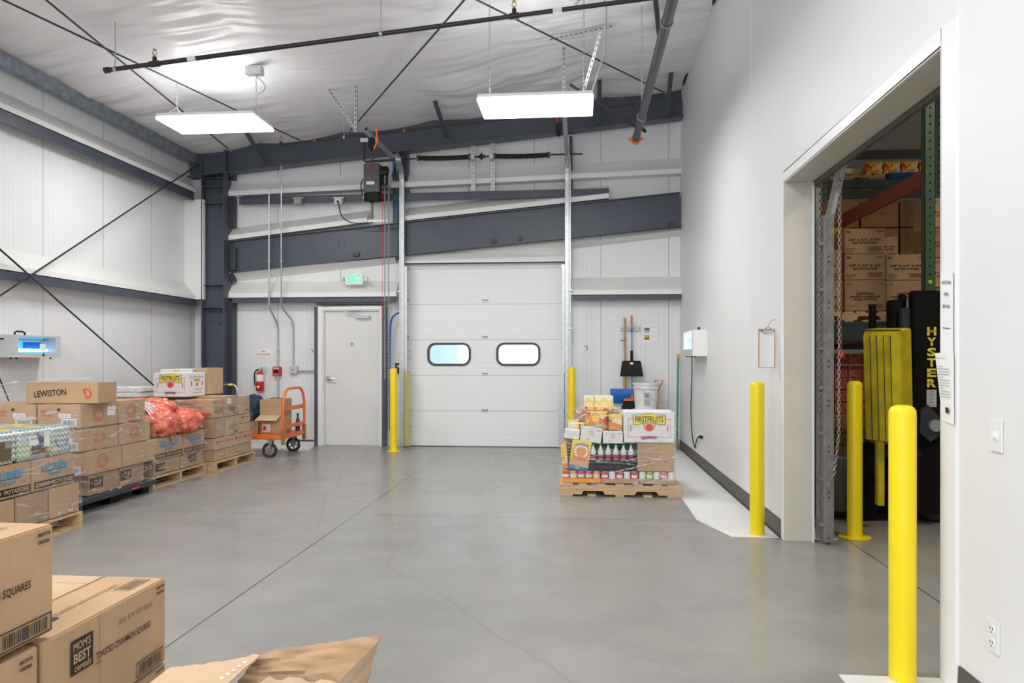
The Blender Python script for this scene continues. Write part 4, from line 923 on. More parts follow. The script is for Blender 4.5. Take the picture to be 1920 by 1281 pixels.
# ---------------------------------------------------------------- stack A: nearest on the left
GA = None
pallet('wooden pallet nearest on the left, under the plain brown and potato boxes', -5.30, 4.62, -4.19, 5.93, 'x')
def taylor(): return [('t', 'TAYLORVIEW', .52, .70, .64, .22, 'teal', .03), ('r', .22, .57, .80, .585, I), ('t', 'Farms', .54, .49, .30, .13, 'teal', .02), ('t', 'Newdale, Idaho', .5, .40, .26, .04, 'ink2'), ('t', 'US No. 1', .86, .44, .14, .05, 'ink2'),
              ('r', .06, .08, .985, .30, I), ('t', 'IDAHO  POTATOES', .52, .19, .86, .135, 'kraft', .03)]
LO = [('t', 'packed', .7, .15, .2, .05, 'ink2'), ('t', 'fresh', .72, .08, .2, .05, 'ink2')]
carton('plain brown box on the nearest left pallet, at its right end', (-4.70, 5.555, .135), (-4.20, 5.905, .378), 'kraft')
carton('plain brown box on the nearest left pallet, second from its right end', (-4.70, 5.20, .135), (-4.205, 5.545, .375), 'kraft2', {'R': LO})
carton('plain brown box on the nearest left pallet at the frame edge', (-4.70, 4.84, .135), (-4.205, 5.19, .372), 'kraft')
carton('Idaho potatoes box with blue print on the nearest left stack, right one', (-4.70, 5.37, .382), (-4.215, 5.862, .632), 'kraft', {'R': taylor()}, group=None)
carton('Idaho potatoes box with blue print on the nearest left stack, cut by the frame edge', (-4.70, 4.86, .382), (-4.21, 5.36, .63), 'kraft', {'R': taylor()})
carton('brown box under the wall side tissue bundles, far one', (-5.23, 5.37, .135), (-4.71, 5.86, .632), 'kraft2')
carton('brown box under the wall side tissue bundles, near one', (-5.23, 4.86, .135), (-4.71, 5.36, .632), 'kraft2')
for k, (a, b, lab) in enumerate(((5.585, 5.83, 'grey-green tissue bundle at the right end, next to the tall brown stack'), (5.24, 5.58, 'patterned tissue bundle with white handwritten card and blue arc'), (4.90, 5.235, 'patterned tissue bundle with brown window at the frame edge'))):
    for q, (x0, x1) in enumerate(((-4.72, -4.215), (-5.25, -4.73))):
        o = MB().box((x0+.003, a+.003, .636), (x1-.003, b-.003, .876), 'tissue'); o = one(o, 'tissue_bundle', lab if q == 0 else ('patterned tissue bundle by the wall side, %s of its row' % ('far end', 'middle', 'near end')[k]), 'tissue bundle', ((x0+x1)/2, (a+b)/2, .636), bevel=.022, seg=3)
        if q == 0:
            m = MB(); X = frame((x1, a, .636), (0, 1, 0), (0, 0, 1)); w = b-a
            def R(u0, v0, u1, v1, mat, L): m.add([(u0*w, v0*.24, L), (u1*w, v0*.24, L), (u1*w, v1*.24, L), (u0*w, v1*.24, L)], [(0, 1, 2, 3)], mat, X)
            if k == 1: 
                R(.40, .18, .93, .78, 'ink2', .001); R(.78, .36, .97, .86, 'paper', .0014); R(.30, .46, .62, .78, 'paper', .0022); m.text('donated', X @ Matrix.Translation((.46*w, .68*.24, 0)), .2*w, .02, I, 0, .0026); R(.83, .20, .93, .32, 'orprint', .0026)
                pts = [(.76+.20*math.cos(math.radians(s)), .86+.5*math.sin(math.radians(s))) for s in range(180, 271, 10)]; pts2 = [(.76+.16*math.cos(math.radians(s)), .86+.42*math.sin(math.radians(s))) for s in range(270, 179, -10)]
                m.add([(p*w, q_*.24, .003) for p, q_ in pts+pts2], [tuple(range(len(pts+pts2)))], 'blueprint', X)
            if k == 2: R(.30, .12, .80, .72, 'ink2', .001); R(.62, .5, .78, .70, 'grey', .0016)
            if k == 0: m.tube([tuple(X @ Vector((.5*w+.07*math.cos(s*.3), .13+.07*math.sin(s*.3), .002))) for s in range(10, 22)], .004, 'blueprint', 4)
            m.build('printed_panel', o)
# ---------------------------------------------------------------- stack B: black pallet
t = thing('plastic_pallet', 'black plastic pallet under the tall brown stack', 'pallet', (-5.05, 6.95, 0))
MB().box((-5.70, 6.28, .085), (-4.475, 7.53, .128), 'steel_dk').build('deck', t, .012)
for x in (-5.5, -5.08, -4.60):
    for y in (6.38, 6.9, 7.42): MB().prism([(x-.07, y-.08, .085), (x+.07, y-.08, .085), (x+.045, y-.05, 0), (x-.045, y-.05, 0)], (0, .13, 0), 'black').build('foot', t)
MB().box((-4.478, 7.08, .10), (-4.472, 7.2, .118), 'redprint').build('red_label', t)
CL = [('r', .04, .32, .46, .80, I), ('t', 'CLIF', .29, .56, .26, .28, 'kraft', .03), ('t', 'THE', .09, .56, .06, .15, 'kraft', .02), ('t', 'BARS 12 CT', .80, .60, .14, .05, 'ink2')]
carton('brown box with black logo patch at the bottom of the tall brown stack, front one', (-5.0, 6.53, .135), (-4.555, 6.985, .335), 'kraft2', {'R': CL})
carton('brown box with black logo patch at the bottom of the tall brown stack, rear one', (-5.0, 6.995, .135), (-4.555, 7.42, .335), 'kraft2', {'R': CL})
RING = [('o', .47, .52, .36, .035, 'redprint'), ('o', .47, .52, .22, .03, 'redprint'), ('t', 'NATURAL', .47, .08, .4, .05, 'redprint')]
STK = [('r', .55, .08, .92, .42, 'paper'), ('b', .57, .10, .90, .36, I), ('r', .50, .45, .78, .62, 'paper'), ('t', 'LOT 4417', .64, .53, .22, .08, I), ('t', 'FRESH', .22, .70, .26, .10, 'redprint', .02), ('t', 'KEEP COOL', .22, .55, .26, .07, 'redprint'), ('d', .50, .78, .07, I)]
rows = ((.338, .555, 6.425, 6.985, 7.54, 'third'), (.560, .772, 6.41, 6.955, 7.50, 'second'), (.778, 1.0, 6.39, 6.94, 7.41, 'top'))
for z0, z1, ya, ym, yb, nm in rows:
    for q, (p, r_) in enumerate(((ya, ym-.004), (ym+.004, yb))):
        it = {'R': RING if not (nm == 'third' and q == 1) else [('t', 'NATURAL', .5, .1, .3, .05, 'redprint')]}
        if q == 0: it['F'] = STK
        if nm == 'top' and q == 0: it['R'] = RING + [('r', .70, .42, .92, .82, 'paper'), ('t', 'Monday', .81, .66, .16, .06, I)]
        carton('brown box with red ring print, %s row of the tall stack, %s' % (nm if nm != 'third' else 'lowest ringed', 'front right corner' if q == 0 else 'rear right'), (-4.96+.0, p, z0), (-4.535+(.015 if nm == 'third' else 0), r_, z1), 'kraft', it)
carton('brown stickered box in the top row of the tall stack, left of the front corner', (-5.42, 6.39, .778), (-4.97, 6.94, .998), 'kraft', {'F': STK})
carton('brown stickered box in the top row of the tall stack at the frame edge', (-5.88, 6.39, .778), (-5.43, 6.94, .998), 'kraft', {'F': STK})
for z0, z1 in ((.56, .772), (.338, .555), (.135, .335)):
    carton('brown box of the tall stack hidden behind the tissue bundles, %s row' % ('second' if z0 > .5 else 'third' if z0 > .3 else 'bottom'), (-5.68, 6.43, z0), (-4.97, 7.40, z1), 'kraft', {'F': STK})
carton('brown box marked LEWISTON by hand lying on the tall stack', (-5.12, 6.46, 1.004), (-4.44, 6.78, 1.20), 'kraft', {'F': [('tr', 'LEWISTON', .34, .50, .44, .30, I, 5), ('tr', 'D', .86, .5, .10, .5, 'redprint', 20)]}, rot=4)
# film over stack B
def film(label, pts, mat='film', n=10, amp=.012, seed=1, quads=None, name='stretch_wrap', loc=None):
    """patches through lists of four corners"""
    m = MB()
    for Q in pts:
        a, b, c, e = map(Vector, Q); nrm = (b-a).cross(e-a).normalized(); vs = []; fs = []
        for i in range(n+1):
            for j in range(n+1):
                u, v = i/n, j/n; p = a*(1-u)*(1-v)+b*u*(1-v)+c*u*v+e*(1-u)*v
                ed = min(1, 5*min(u, 1-u, v, 1-v)); p = p + nrm*amp*ed*noise.noise(p*6+Vector((seed, 0, 0))); vs.append(p)
        for i in range(n):
            for j in range(n): q = i*(n+1)+j; fs.append((q, q+n+1, q+n+2, q+1))
        m.add(vs, fs, mat, smooth=True)
    return one(m, name, label, 'plastic wrap', tuple(pts[0][0]))
xw = -4.505
film('clear stretch wrap draped around the tall brown stack and over its LEWISTON box', [
    [(xw-.02, 6.36, .12), (xw, 7.56, .12), (xw, 7.56, 1.0), (xw, 6.36, 1.0)],
    [(xw, 6.37, 1.01), (xw, 7.45, 1.01), (-4.52, 6.82, 1.235), (-4.50, 6.50, 1.235)],
    [(-5.9, 6.355, .80), (xw, 6.36, .80), (xw, 6.37, 1.01), (-5.9, 6.355, 1.01)],
    [(-5.14, 6.42, 1.23), (-4.50, 6.46, 1.235), (-4.52, 6.82, 1.235), (-5.14, 6.80, 1.22)],
    [(-5.9, 6.36, 1.01), (-5.25, 6.36, 1.01), (-5.14, 6.42, 1.22), (-5.145, 6.44, 1.21)],
    [(-5.2, 6.355, .14), (xw, 6.36, .14), (xw, 6.36, .80), (-5.2, 6.355, .80)]])
m = MB().tube([(-4.48, 6.50, 1.235), (-4.47, 7.0, 1.13), (-4.49, 7.44, 1.015)], .010, 'film2', 6).tube([(-5.15, 6.42, 1.215), (-5.5, 6.37, 1.14), (-5.95, 6.36, 1.04)], .008, 'film2', 6).tube([(-5.1, 6.43, 1.20), (-4.8, 6.425, 1.235), (-4.48, 6.46, 1.24)], .006, 'film2', 6)
one(m, 'stretch_wrap', 'twisted white rope of wrap slanting off the LEWISTON box', 'plastic wrap', (-4.48, 6.5, 1.235))
film('thin wrap bunched around the nearest left stack at its right end', [[(-4.195, 5.2, .14), (-4.19, 5.93, .14), (-4.195, 5.90, .66), (-4.2, 5.2, .68)], [(-4.2, 5.2, .68), (-4.195, 5.88, .64), (-4.21, 5.84, .885), (-4.205, 5.2, .885)]], seed=4)
# ---------------------------------------------------------------- stack C: onions
pallet('wooden pallet under the potato boxes and onion bags', -5.70, 7.64, -4.59, 8.79, 'x')
carton('brown box with black logo patch on the onion pallet, front one', (-5.05, 7.70, .135), (-4.615, 8.235, .29), 'kraft2', {'R': [('r', .04, .25, .40, .82, I), ('t', 'CLIF', .26, .54, .22, .3, 'kraft', .03), ('t', '12', .72, .6, .1, .1, 'ink2')]})
carton('brown box with black logo patch on the onion pallet, rear one', (-5.05, 8.245, .135), (-4.615, 8.77, .29), 'kraft2', {'R': [('r', .30, .35, .66, .92, I), ('t', 'CLIF', .52, .64, .22, .3, 'kraft', .03)]})
carton('blue printed potato box under the onion bags, front one', (-5.05, 7.675, .295), (-4.61, 8.275, .545), 'kraft', {'R': taylor(), 'F': [('t', 'IDAHO', .8, .2, .3, .1, I, .02)]})
carton('blue printed potato box under the onion bags, rear one', (-5.05, 8.285, .295), (-4.61, 8.79, .545), 'kraft', {'R': taylor()})
carton('brown box of the onion pallet, on its hidden wall side', (-5.65, 7.70, .135), (-5.06, 8.77, .545), 'kraft')
def onion_bag(label, c, r, rotz, seed, n=40):
    vs = []; fs = []; R = Matrix.Rotation(rotz, 3, 'Z')
    for i in range(n+1):
        th = math.pi*i/n
        for j in range(2*n):
            ph = math.pi*j/n; d_ = Vector((math.sin(th)*math.cos(ph), math.sin(th)*math.sin(ph), math.cos(th)))
            e = Vector([math.copysign(abs(q)**.8, q) for q in d_]); p = Vector((e.x*r[0], e.y*r[1], e.z*r[2]))
            dd, _ = noise.voronoi((R @ p)*13+Vector((seed, 0, 0))); k = max(0, 1-dd[0]*1.5)
            p += d_*(.042*math.sqrt(k)); p += d_*.02*noise.noise(p*5+Vector((seed, 2, 1)))
            if p.z < -r[2]*.8: p.z = -r[2]*.8
            vs.append(R @ p + Vector(c))
    for i in range(n):
        for j in range(2*n): fs.append((i*2*n+j, (i+1)*2*n+j, (i+1)*2*n+(j+1) % (2*n), i*2*n+(j+1) % (2*n)))
    return one(MB().add(vs, fs, 'onion', smooth=True), 'onion_bag', label, 'bag of onions', c, 'red net bags of onions')
ob = onion_bag('front red net bag of onions with striped paper band', (-4.83, 7.93, .68), (.33, .24, .155), .3, 1)
ob2 = onion_bag('rear red net bag of onions with white tag', (-4.78, 8.42, .675), (.28, .30, .145), .2, 5)
onion_bag('upper red net bag of onions lying across the others', (-4.95, 8.14, .83), (.28, .26, .11), .7, 9)
def wrapband(parent, c, rx, rz, y0, y1, mats):
    m = MB(); n = 14; vs = []
    for k, mat in enumerate(mats):
        a = y0+(y1-y0)*k/len(mats); b = y0+(y1-y0)*(k+1)/len(mats); V = []; F = []
        for i in range(n+1):
            t_ = math.pi*(.08+.60*i/n); x = c[0]+rx*math.cos(t_); z = c[2]+rz*math.sin(t_); V += [(x, a, z), (x, b, z)]
        for i in range(n): F.append((2*i, 2*i+1, 2*i+3, 2*i+2))
        m.add(V, F, mat, smooth=True)
    m.build('paper_band', parent)
wrapband(ob, (-5.0, 7.9, .71), .34, .235, 7.74, 7.96, ['paper', 'onred', 'paper', 'onred', 'paper', 'blueprint', 'paper'])
m = MB(); m.bar((-4.60, 8.40, .70), (-4.53, 8.56, .63), .10, .004, 'paper', (.8, 0, .6)); m.bar((-4.62, 8.36, .735), (-4.58, 8.40, .71), .10, .005, 'black', (.8, 0, .6)); m.build('paper_tag', ob2)
m = MB().add([(-4.60, 7.98, .62), (-4.58, 8.10, .62), (-4.585, 8.08, .50), (-4.59, 8.02, .47), (-4.70, 8.04, .78)], [(4, 0, 1), (0, 3, 2, 1)], 'onion'); m.build('net_end', ob)
# ---------------------------------------------------------------- stack D
pallet('wooden pallet under the far stack of small brown boxes', -5.65, 8.84, -4.49, 9.96, 'x')
RL = [('r', .10, .52, .36, .78, 'redprint'), ('r', .42, .62, .86, .68, 'ink2')]
for row, (z0, z1) in enumerate(((.135, .268), (.272, .42))):
    for k in range(4):
        y = 8.87+k*.262
        carton('small brown box on the far pallet, %s row, number %s from the front corner' % (('lowest', 'second')[row], ('first', 'second', 'third', 'last')[k]), (-4.90, y, z0), (-4.52, y+.256, z1), 'kraft3' if row else 'kraft', {'R': RL} if row else None)
carton('brown box with yellow tape stain, third row of the far stack at its front corner', (-4.98, 8.86, .425), (-4.53, 9.16, .672), 'kraft', {'R': [('r', .05, .05, .75, .95, 'tape')]})
carton('brown box with faint printing in the third row of the far stack, middle', (-4.95, 9.17, .425), (-4.53, 9.58, .672), 'kraft3', {'R': [('t', 'IQF DICED', .5, .5, .6, .1, 'ink2'), ('t', 'PRODUCT', .5, .36, .4, .1, 'ink2'), ('b', .55, .08, .92, .22, 'ink2')]})
carton('small pale box, third row of the far stack at its rear, upper', (-4.95, 9.59, .55), (-4.53, 9.90, .672), 'kraft3', {'R': RL})
carton('small pale box, third row of the far stack at its rear, lower', (-4.95, 9.59, .425), (-4.53, 9.90, .546), 'kraft3')
carton('brown box with red stamp at the front corner of the far stack top', (-5.0, 8.84, .676), (-4.53, 9.13, .905), 'kraft', {'F': [('t', 'CHICKEN', .25, .78, .36, .10, I, .02), ('t', 'CRISP CUT', .5, .58, .4, .1, 'ink2', .02), ('r', .66, .06, .96, .28, 'redprint')], 'R': [('t', 'CHICKEN FRIED', .5, .48, .7, .12, 'ink2', .02), ('t', 'BEEF PATTIES', .5, .34, .6, .10, 'ink2', .02), ('r', .1, .85, .3, .88, I)]}, tape=True)
carton('brown box with square white label on the far stack top', (-5.0, 9.145, .676), (-4.52, 9.535, .935), 'kraft', {'R': [('r', .10, .62, .42, .90, 'paper'), ('t', 'Le Bon', .5, .47, .28, .06, I, .02), ('t', 'WHOLE MUFFIN', .5, .38, .62, .07, I, .02), ('t', 'ENGLISH', .5, .29, .36, .07, I, .02), ('b', .55, .08, .92, .2, 'ink2')]})
carton('pale brown box at the rear end of the far stack top', (-4.95, 9.545, .676), (-4.53, 9.885, .915), 'kraft3', {'R': [('t', 'pack 6', .5, .5, .5, .08, 'ink2'), ('b', .55, .1, .92, .24, 'ink2')]})
carton('brown box on the far stack, left of the box with the red stamp', (-5.50, 8.85, .676), (-5.01, 9.13, .898), 'kraft2')
carton('brown box on the hidden wall side of the far stack', (-5.50, 8.88, .135), (-5.0, 9.90, .67), 'kraft2')
carton('brown box on the hidden top wall side of the far stack', (-5.50, 9.14, .676), (-5.01, 9.88, .93), 'kraft2')
def ffruits(w, rest=True):
    """banner, apple between two hands, line frame, ribbon"""
    it = [('r', .08, .18, .92, .192, 'redprint'), ('r', .08, .77, .24, .782, 'redprint'), ('r', .76, .77, .92, .782, 'redprint'), ('r', .08, .18, .088, .78, 'redprint'), ('r', .912, .18, .92, .78, 'redprint')]
    ban = lambda g: [(.19-g, .60-g*1.4), (.30, .60-g*1.4), (.34, .63-g), (.5, .66-g), (.66, .63-g), (.70, .60-g*1.4), (.81+g, .60-g*1.4), (.81+g, .90+g*1.4), (.60, .91+g), (.58, .95+g), (.42, .95+g), (.40, .91+g), (.19-g, .90+g*1.4)]
    it += [('p', [(.36, .62), (.42, .62), (.47, .50), (.53, .50), (.58, .62), (.64, .62), (.60, .45), (.55, .38), (.45, .38), (.40, .45)], 'skin'), ('d', .5, .50, .12, 'redprint'),
           ('p', ban(.012), I), ('p', ban(0), 'yelprint'), ('t', 'FIRSTFRUITS', .5, .765, .55, .20, 'navyprint', .02),
           ('p', [(.36, .10), (.5, .14), (.64, .10), (.64, .17), (.5, .22), (.36, .17)], 'redprint'), ('t', 'OF WASHINGTON', .5, .185, .34, .07, 'blueprint', .03), ('r', .13, .38, .145, .58, 'ink2'), ('r', .855, .38, .87, .58, 'ink2')]
    return it
carton('white apple box with yellow banner on top of the left stacks', (-5.34, 8.90, .94), (-4.88, 9.32, 1.245), 'carton_w', {'F': ffruits(.46), 'R': [('r', .1, .80, .85, .82, 'ink2'), ('r', .35, .62, .70, .74, 'yelprint'), ('t', 'FIRSTFRUITS', .52, .68, .30, .08, I, .02), ('d', .52, .50, .07, 'redprint'), ('t', 'WASHINGTON', .6, .30, .4, .05, 'blueprint'), ('t', '12-2008 4138', .5, .16, .5, .05, 'ink2'), ('r', .2, .44, .24, .64, 'ink2'), ('r', .80, .44, .84, .64, 'ink2')]}, rot=-2)
carton('white apple box lid just behind the one with the yellow banner', (-5.55, 9.40, .94), (-5.10, 9.84, 1.285), 'carton_w', {'F': [('r', .4, .9, .6, .98, 'yelprint')]})
carton('tall plain brown box behind the right end of the white apple box on the left', (-5.07, 9.42, .945), (-4.90, 9.86, 1.30), 'kraft3')
carton('brown box supporting the white lids by the left wall', (-6.02, 8.85, 0), (-5.55, 9.3, .93), 'kraft2')
carton('flat white carton left of the white apple box by the left wall, upper', (-6.02, 8.86, 1.00), (-5.50, 9.28, 1.06), 'carton_w')
carton('flat white carton left of the white apple box by the left wall, lower', (-6.02, 8.86, .935), (-5.51, 9.28, .995), 'carton_w')
film('glossy wrap over the far stack and its front corner', [[(-4.50, 8.82, .14), (-4.50, 9.92, .14), (-4.50, 9.92, .68), (-4.50, 8.82, .68)], [(-4.50, 8.82, .68), (-4.50, 9.92, .68), (-4.505, 9.55, .945), (-4.505, 8.82, .92)], [(-5.0, 8.815, .62), (-4.50, 8.82, .62), (-4.505, 8.82, .915), (-5.0, 8.815, .915)]], seed=9)
film('clear wrap around the onion pallet boxes', [[(-4.585, 7.64, .14), (-4.585, 8.80, .14), (-4.585, 8.80, .55), (-4.585, 7.64, .55)]], seed=11)
# hand truck behind stack D
t = thing('hand_truck', 'silver tube handle with yellow grip rising behind the far stack', 'hand truck', (-4.95, 10.02, 0))
MB().tube([(-4.78, 10.02, .05), (-4.78, 10.02, .93)] + bez((-4.78, 10.02, .95), (-4.78, 10.02, 1.03), (-4.80, 10.02, 1.05), (-4.86, 10.02, 1.055), 6) + [Vector((-5.0, 10.02, 1.055))] + [Vector((-5.04, 10.02, 1.03)), Vector((-5.05, 10.02, .9)), Vector((-5.05, 10.02, .05))], .013, 'chrome', 10).build('frame_tube', t)
MB().cyl((-4.90, 10.02, 1.055), (-4.84, 10.02, 1.055), .017, 'yellow', 12).build('yellow_grip', t)
MB().bar((-5.03, 10.0, 1.05), (-5.17, 9.9, 1.03), .035, .03, 'grey').build('grey_grip', t, .01)
MB().box((-5.05, 9.975, .0), (-4.78, 10.02, .02), 'galv').build('toe_plate', t)
# ================================================================ ORANGE PLATFORM TRUCK
t = thing('platform_truck', 'orange steel platform truck with hoop handle near the exit door', 'platform cart', (-4.8, 10.65, 0))
MB().box((-5.45, 10.22, .265), (-4.19, 11.10, .325), 'orange').build('deck', t, .008)
for y, z in ((10.24, .97), ):
    pass
H = [Vector((-4.20, 10.24, .20)), Vector((-4.20, 10.24, .62))] + bez((-4.20, 10.24, .66), (-4.20, 10.24, .80), (-4.22, 10.30, .88), (-4.22, 10.42, .97), 8) + [Vector((-4.22, 10.50, .985)), Vector((-4.22, 10.84, .985))] + bez((-4.22, 10.90, .985), (-4.22, 11.03, .97), (-4.20, 11.06, .85), (-4.20, 11.06, .70), 8) + [Vector((-4.20, 11.06, .18))]
MB().tube(H, .019, 'orange', 10).build('hoop_handle', t)
for z in (.70, .44): MB().box((-4.205, 10.25, z-.03), (-4.197, 11.05, z+.03), 'orange').build('cross_bar', t)
for y in (10.24, 11.06): MB().box((-4.225, y-.025, .19), (-4.175, y+.025, .42), 'brass').build('handle_socket', t, .004)
for x, y in ((-4.42, 10.29), (-4.36, 11.02), (-5.30, 10.29), (-5.30, 11.02)):
    m = MB(); m.tube(arc((x, y, .105), .092, 0, 360, 24, 'xz'), .022, 'rubber', 8)
    m.cyl((x, y-.02, .105), (x, y+.02, .105), .03, 'grey', 12)
    for k in range(5): a = 2*math.pi*k/5; m.bar((x, y, .105), (x+.08*math.cos(a), y, .105+.08*math.sin(a)), .02, .02, 'grey', (0, 1, 0))
    w = m.build('wheel', t)
    m = MB().bar((x, y-.035, .105), (x+.03, y-.035, .255), .045, .006, 'galv', (0, 1, 0)).bar((x, y+.035, .105), (x+.03, y+.035, .255), .045, .006, 'galv', (0, 1, 0)).box((x-.03, y-.045, .245), (x+.07, y+.045, .262), 'galv'); m.build('caster_fork', t)
t = carton('open brown box with a folded front flap on the orange platform truck', (-4.62, 10.40, .327), (-4.285, 10.78, .83), 'kraft', {'F': [('r', .12, .06, .5, .28, 'paper'), ('r', .16, .10, .3, .22, 'redprint')], 'R': [('r', .0, .60, 1, .605, 'kraftdk')]})
m = MB().add([(-.165, -.19, .27), (.15, -.19, .27), (.13, -.30, .205), (-.20, -.30, .205), (-.165, -.194, .266), (.15, -.194, .266), (.13, -.304, .201), (-.20, -.304, .201)], [(0, 1, 2, 3), (7, 6, 5, 4), (0, 3, 7, 4), (1, 5, 6, 2), (3, 2, 6, 7)], 'kraft3'); m.build('flap', t)
m = MB().tube([(-.10, 0, .50), (-.02, -.02, .52), (.08, 0, .505)], .006, 'black', 5); m.build('cord_end', t)
carton('small brown box beside the open box on the platform truck', (-4.86, 10.40, .327), (-4.64, 10.76, .505), 'kraft2')
def blob(label, name, cat, c, r, mat, seed, amp=.25, n=28):
    vs = []; fs = []
    for i in range(n+1):
        th = math.pi*i/n
        for j in range(2*n):
            ph = math.pi*j/n; d_ = Vector((math.sin(th)*math.cos(ph), math.sin(th)*math.sin(ph), math.cos(th)))
            k = 1+amp*noise.noise(d_*2+Vector((seed, 0, 0)))+amp*.35*(1-2*abs(noise.noise(d_*5+Vector((0, seed, 0)))))
            p = Vector((d_.x*r[0]*k, d_.y*r[1]*k, max(-r[2], d_.z*r[2]*k*1.15))); vs.append(p+Vector(c))
    for i in range(n):
        for j in range(2*n): fs.append((i*2*n+j, (i+1)*2*n+j, (i+1)*2*n+(j+1) % (2*n), i*2*n+(j+1) % (2*n)))
    return one(MB().add(vs, fs, mat, smooth=True), name, label, cat, c)
blob('crumpled navy bag on the platform truck beside the open box', 'cloth_bag', 'bag', (-4.82, 10.55, .68), (.20, .16, .17), 'navy', 3)
one(MB().lathe([(.036, 0), (.038, .10), (.028, .16), (.014, .20), (.013, .24), (.016, .245), (.016, .265)], (-4.26, 10.95, .327), 'bark', 16), 'bottle', 'dark brown bottle standing at the back of the platform truck', 'bottle', (-4.26, 10.95, .327))
# ================================================================ BOLLARDS
def bollard(x, y, h, label, r=.057, plate=False):
    t = thing('bollard', label, 'bollard', (x, y, 0), 'yellow bollards')
    MB().lathe([(r, .003), (r, h-.035), (r*.97, h-.022), (r*.8, h-.008), (r*.45, h), (.002, h+.002)], (x, y, 0), 'yellow', 40).build('sleeve', t)
    if plate: MB().lathe([(plate, 0), (plate, .006), (r*1.05, .010)], (x, y, .0025), 'yellow', 40).build('base_flange', t)
bollard(1.445, 6.15, 1.235, 'yellow bollard beside the white wall at the left of the warehouse opening')
bollard(2.19, 6.10, 1.245, 'yellow bollard just inside the warehouse opening, with flared base', plate=.12)
bollard(1.432, 3.42, 1.215, 'nearest and largest yellow bollard, in front of the warehouse opening', r=.056)
bollard(-2.815, 11.12, 1.275, 'yellow bollard between exit door and dock door', plate=.11)
bollard(-.10, 11.30, 1.30, 'yellow bollard on the right side of the dock door, behind the wrapped pallet')
# ================================================================ RIGHT PALLET WITH DRY GOODS
GY = 7.70
pallet('wooden pallet on the right, under the wrapped dry goods', -.19, GY-.02, 1.045, GY+1.0, 'x')
def box_simple(name, label, cat, a, b, mat, pr=None, rot=0, group=None, bevel=.003, tilt=0):
    o = carton(label, a, b, mat, pr, rot, group, name, cat, bevel=bevel)
    if tilt: o.rotation_euler[1] = math.radians(tilt)
    return o
# flats of cans
def can_tray(label, x0, x1, z0, mats, cover=None):
    t = thing('can_tray', label, 'tray of cans', ((x0+x1)/2, GY+.15, z0))
    MB().box((x0, GY, z0), (x1, GY+.30, z0+.045), 'kraft' if cover is None else cover).build('tray', t, .003)
    n = int((x1-x0)/.072)
    for r_ in range(2):
        for k in range(n):
            cx = x0+.036+k*(x1-x0)/n; cy = GY+.038+r_*.075; mm = mats[(k+r_) % len(mats)]
            m = MB().cyl((cx, cy, z0+.01), (cx, cy, z0+.118), .0335, mm, 16).cyl((cx, cy, z0+.118), (cx, cy, z0+.123), .0335, 'galv', 16).cyl((cx, cy, z0+.056), (cx, cy, z0+.085), .0338, 'paper', 16); m.build('can', t)
can_tray('orange tray of red pull-top cans at the left bottom of the wrapped pallet', -.165, .235, .135, ['redprint', 'orprint', 'redprint'], 'orprint')
can_tray('brown tray of mixed cans at the bottom middle of the wrapped pallet', .24, .62, .135, ['redprint', 'paper', 'onred', 'paper'])
can_tray('clear wrapped tray of green and white cans at the bottom right of the wrapped pallet', .625, .99, .135, ['paper', 'grnprint', 'paper', 'redprint'])
box_simple('cardboard_box', 'brown cases in the rear half of the wrapped pallet bottom', 'box', (-.16, GY+.32, .135), (.98, GY+.96, .26), 'kraft')
# tray of bottles
t = thing('bottle_tray', 'black trays holding clear soda bottles with green caps', 'bottle tray', (.385, GY+.2, .262))
MB().box((.105, GY+.005, .262), (.60, GY+.40, .375), 'black').build('lower_tray', t, .006)
MB().box((.105, GY+.06, .375), (.60, GY+.40, .43), 'black').build('inner_tray', t, .006)
MB().box((.105, GY+.40, .262), (.60, GY+.43, .56), 'black').build('back_panel', t, .004)
for k in range(6):
    cx = .155+k*.078; cy = GY+.035; z = .378
    b = MB().lathe([(.030, 0), (.031, .06), (.029, .085), (.012, .125), (.011, .14)], (cx, cy, z), 'glass2' if 'glass2' in M else 'glass', 16)
    o = one(b, 'soda_bottle', 'soda bottle with green cap, %s from the left in the black tray' % ('first', 'second', 'third', 'fourth', 'fifth', 'last')[k], 'bottle', (cx, cy, z), 'soda bottles in the black tray')
    MB().cyl((cx, cy, z+.14), (cx, cy, z+.158), .014, 'capgreen', 12).build('cap', o)
    MB().cyl((cx, cy, z+.006), (cx, cy, z+.05), .0318, 'drink', 16).build('bottle_label', o)
    MB().cyl((cx, cy, z+.003), (cx, cy, z+.085), .024, 'grey', 10).build('drink_fill', o)
box_simple('cardboard_box', 'plain brown box under the white apple box on the wrapped pallet', 'box', (.607, GY, .262), (.985, GY+.40, .552), 'kraft', {'F': [('t', 'Fine Fare', .3, .45, .35, .03, 'ink2'), ('t', 'DRISCOLLS', .72, .37, .2, .05, I, .02), ('t', 'salad', .3, .35, .15, .04, 'ink2'), ('r', 0, .5, 1, .504, 'kraftdk')]}, bevel=.006)
box_simple('cardboard_box', 'brown box behind the bottles on the wrapped pallet', 'box', (-.14, GY+.44, .262), (.98, GY+.95, .55), 'kraft2')
box_simple('cardboard_box', 'white apple box with yellow banner on the wrapped pallet at right', 'box', (.47, GY, .556), (.985, GY+.42, .872), 'carton_w', {'F': ffruits(.5)}, bevel=.006)
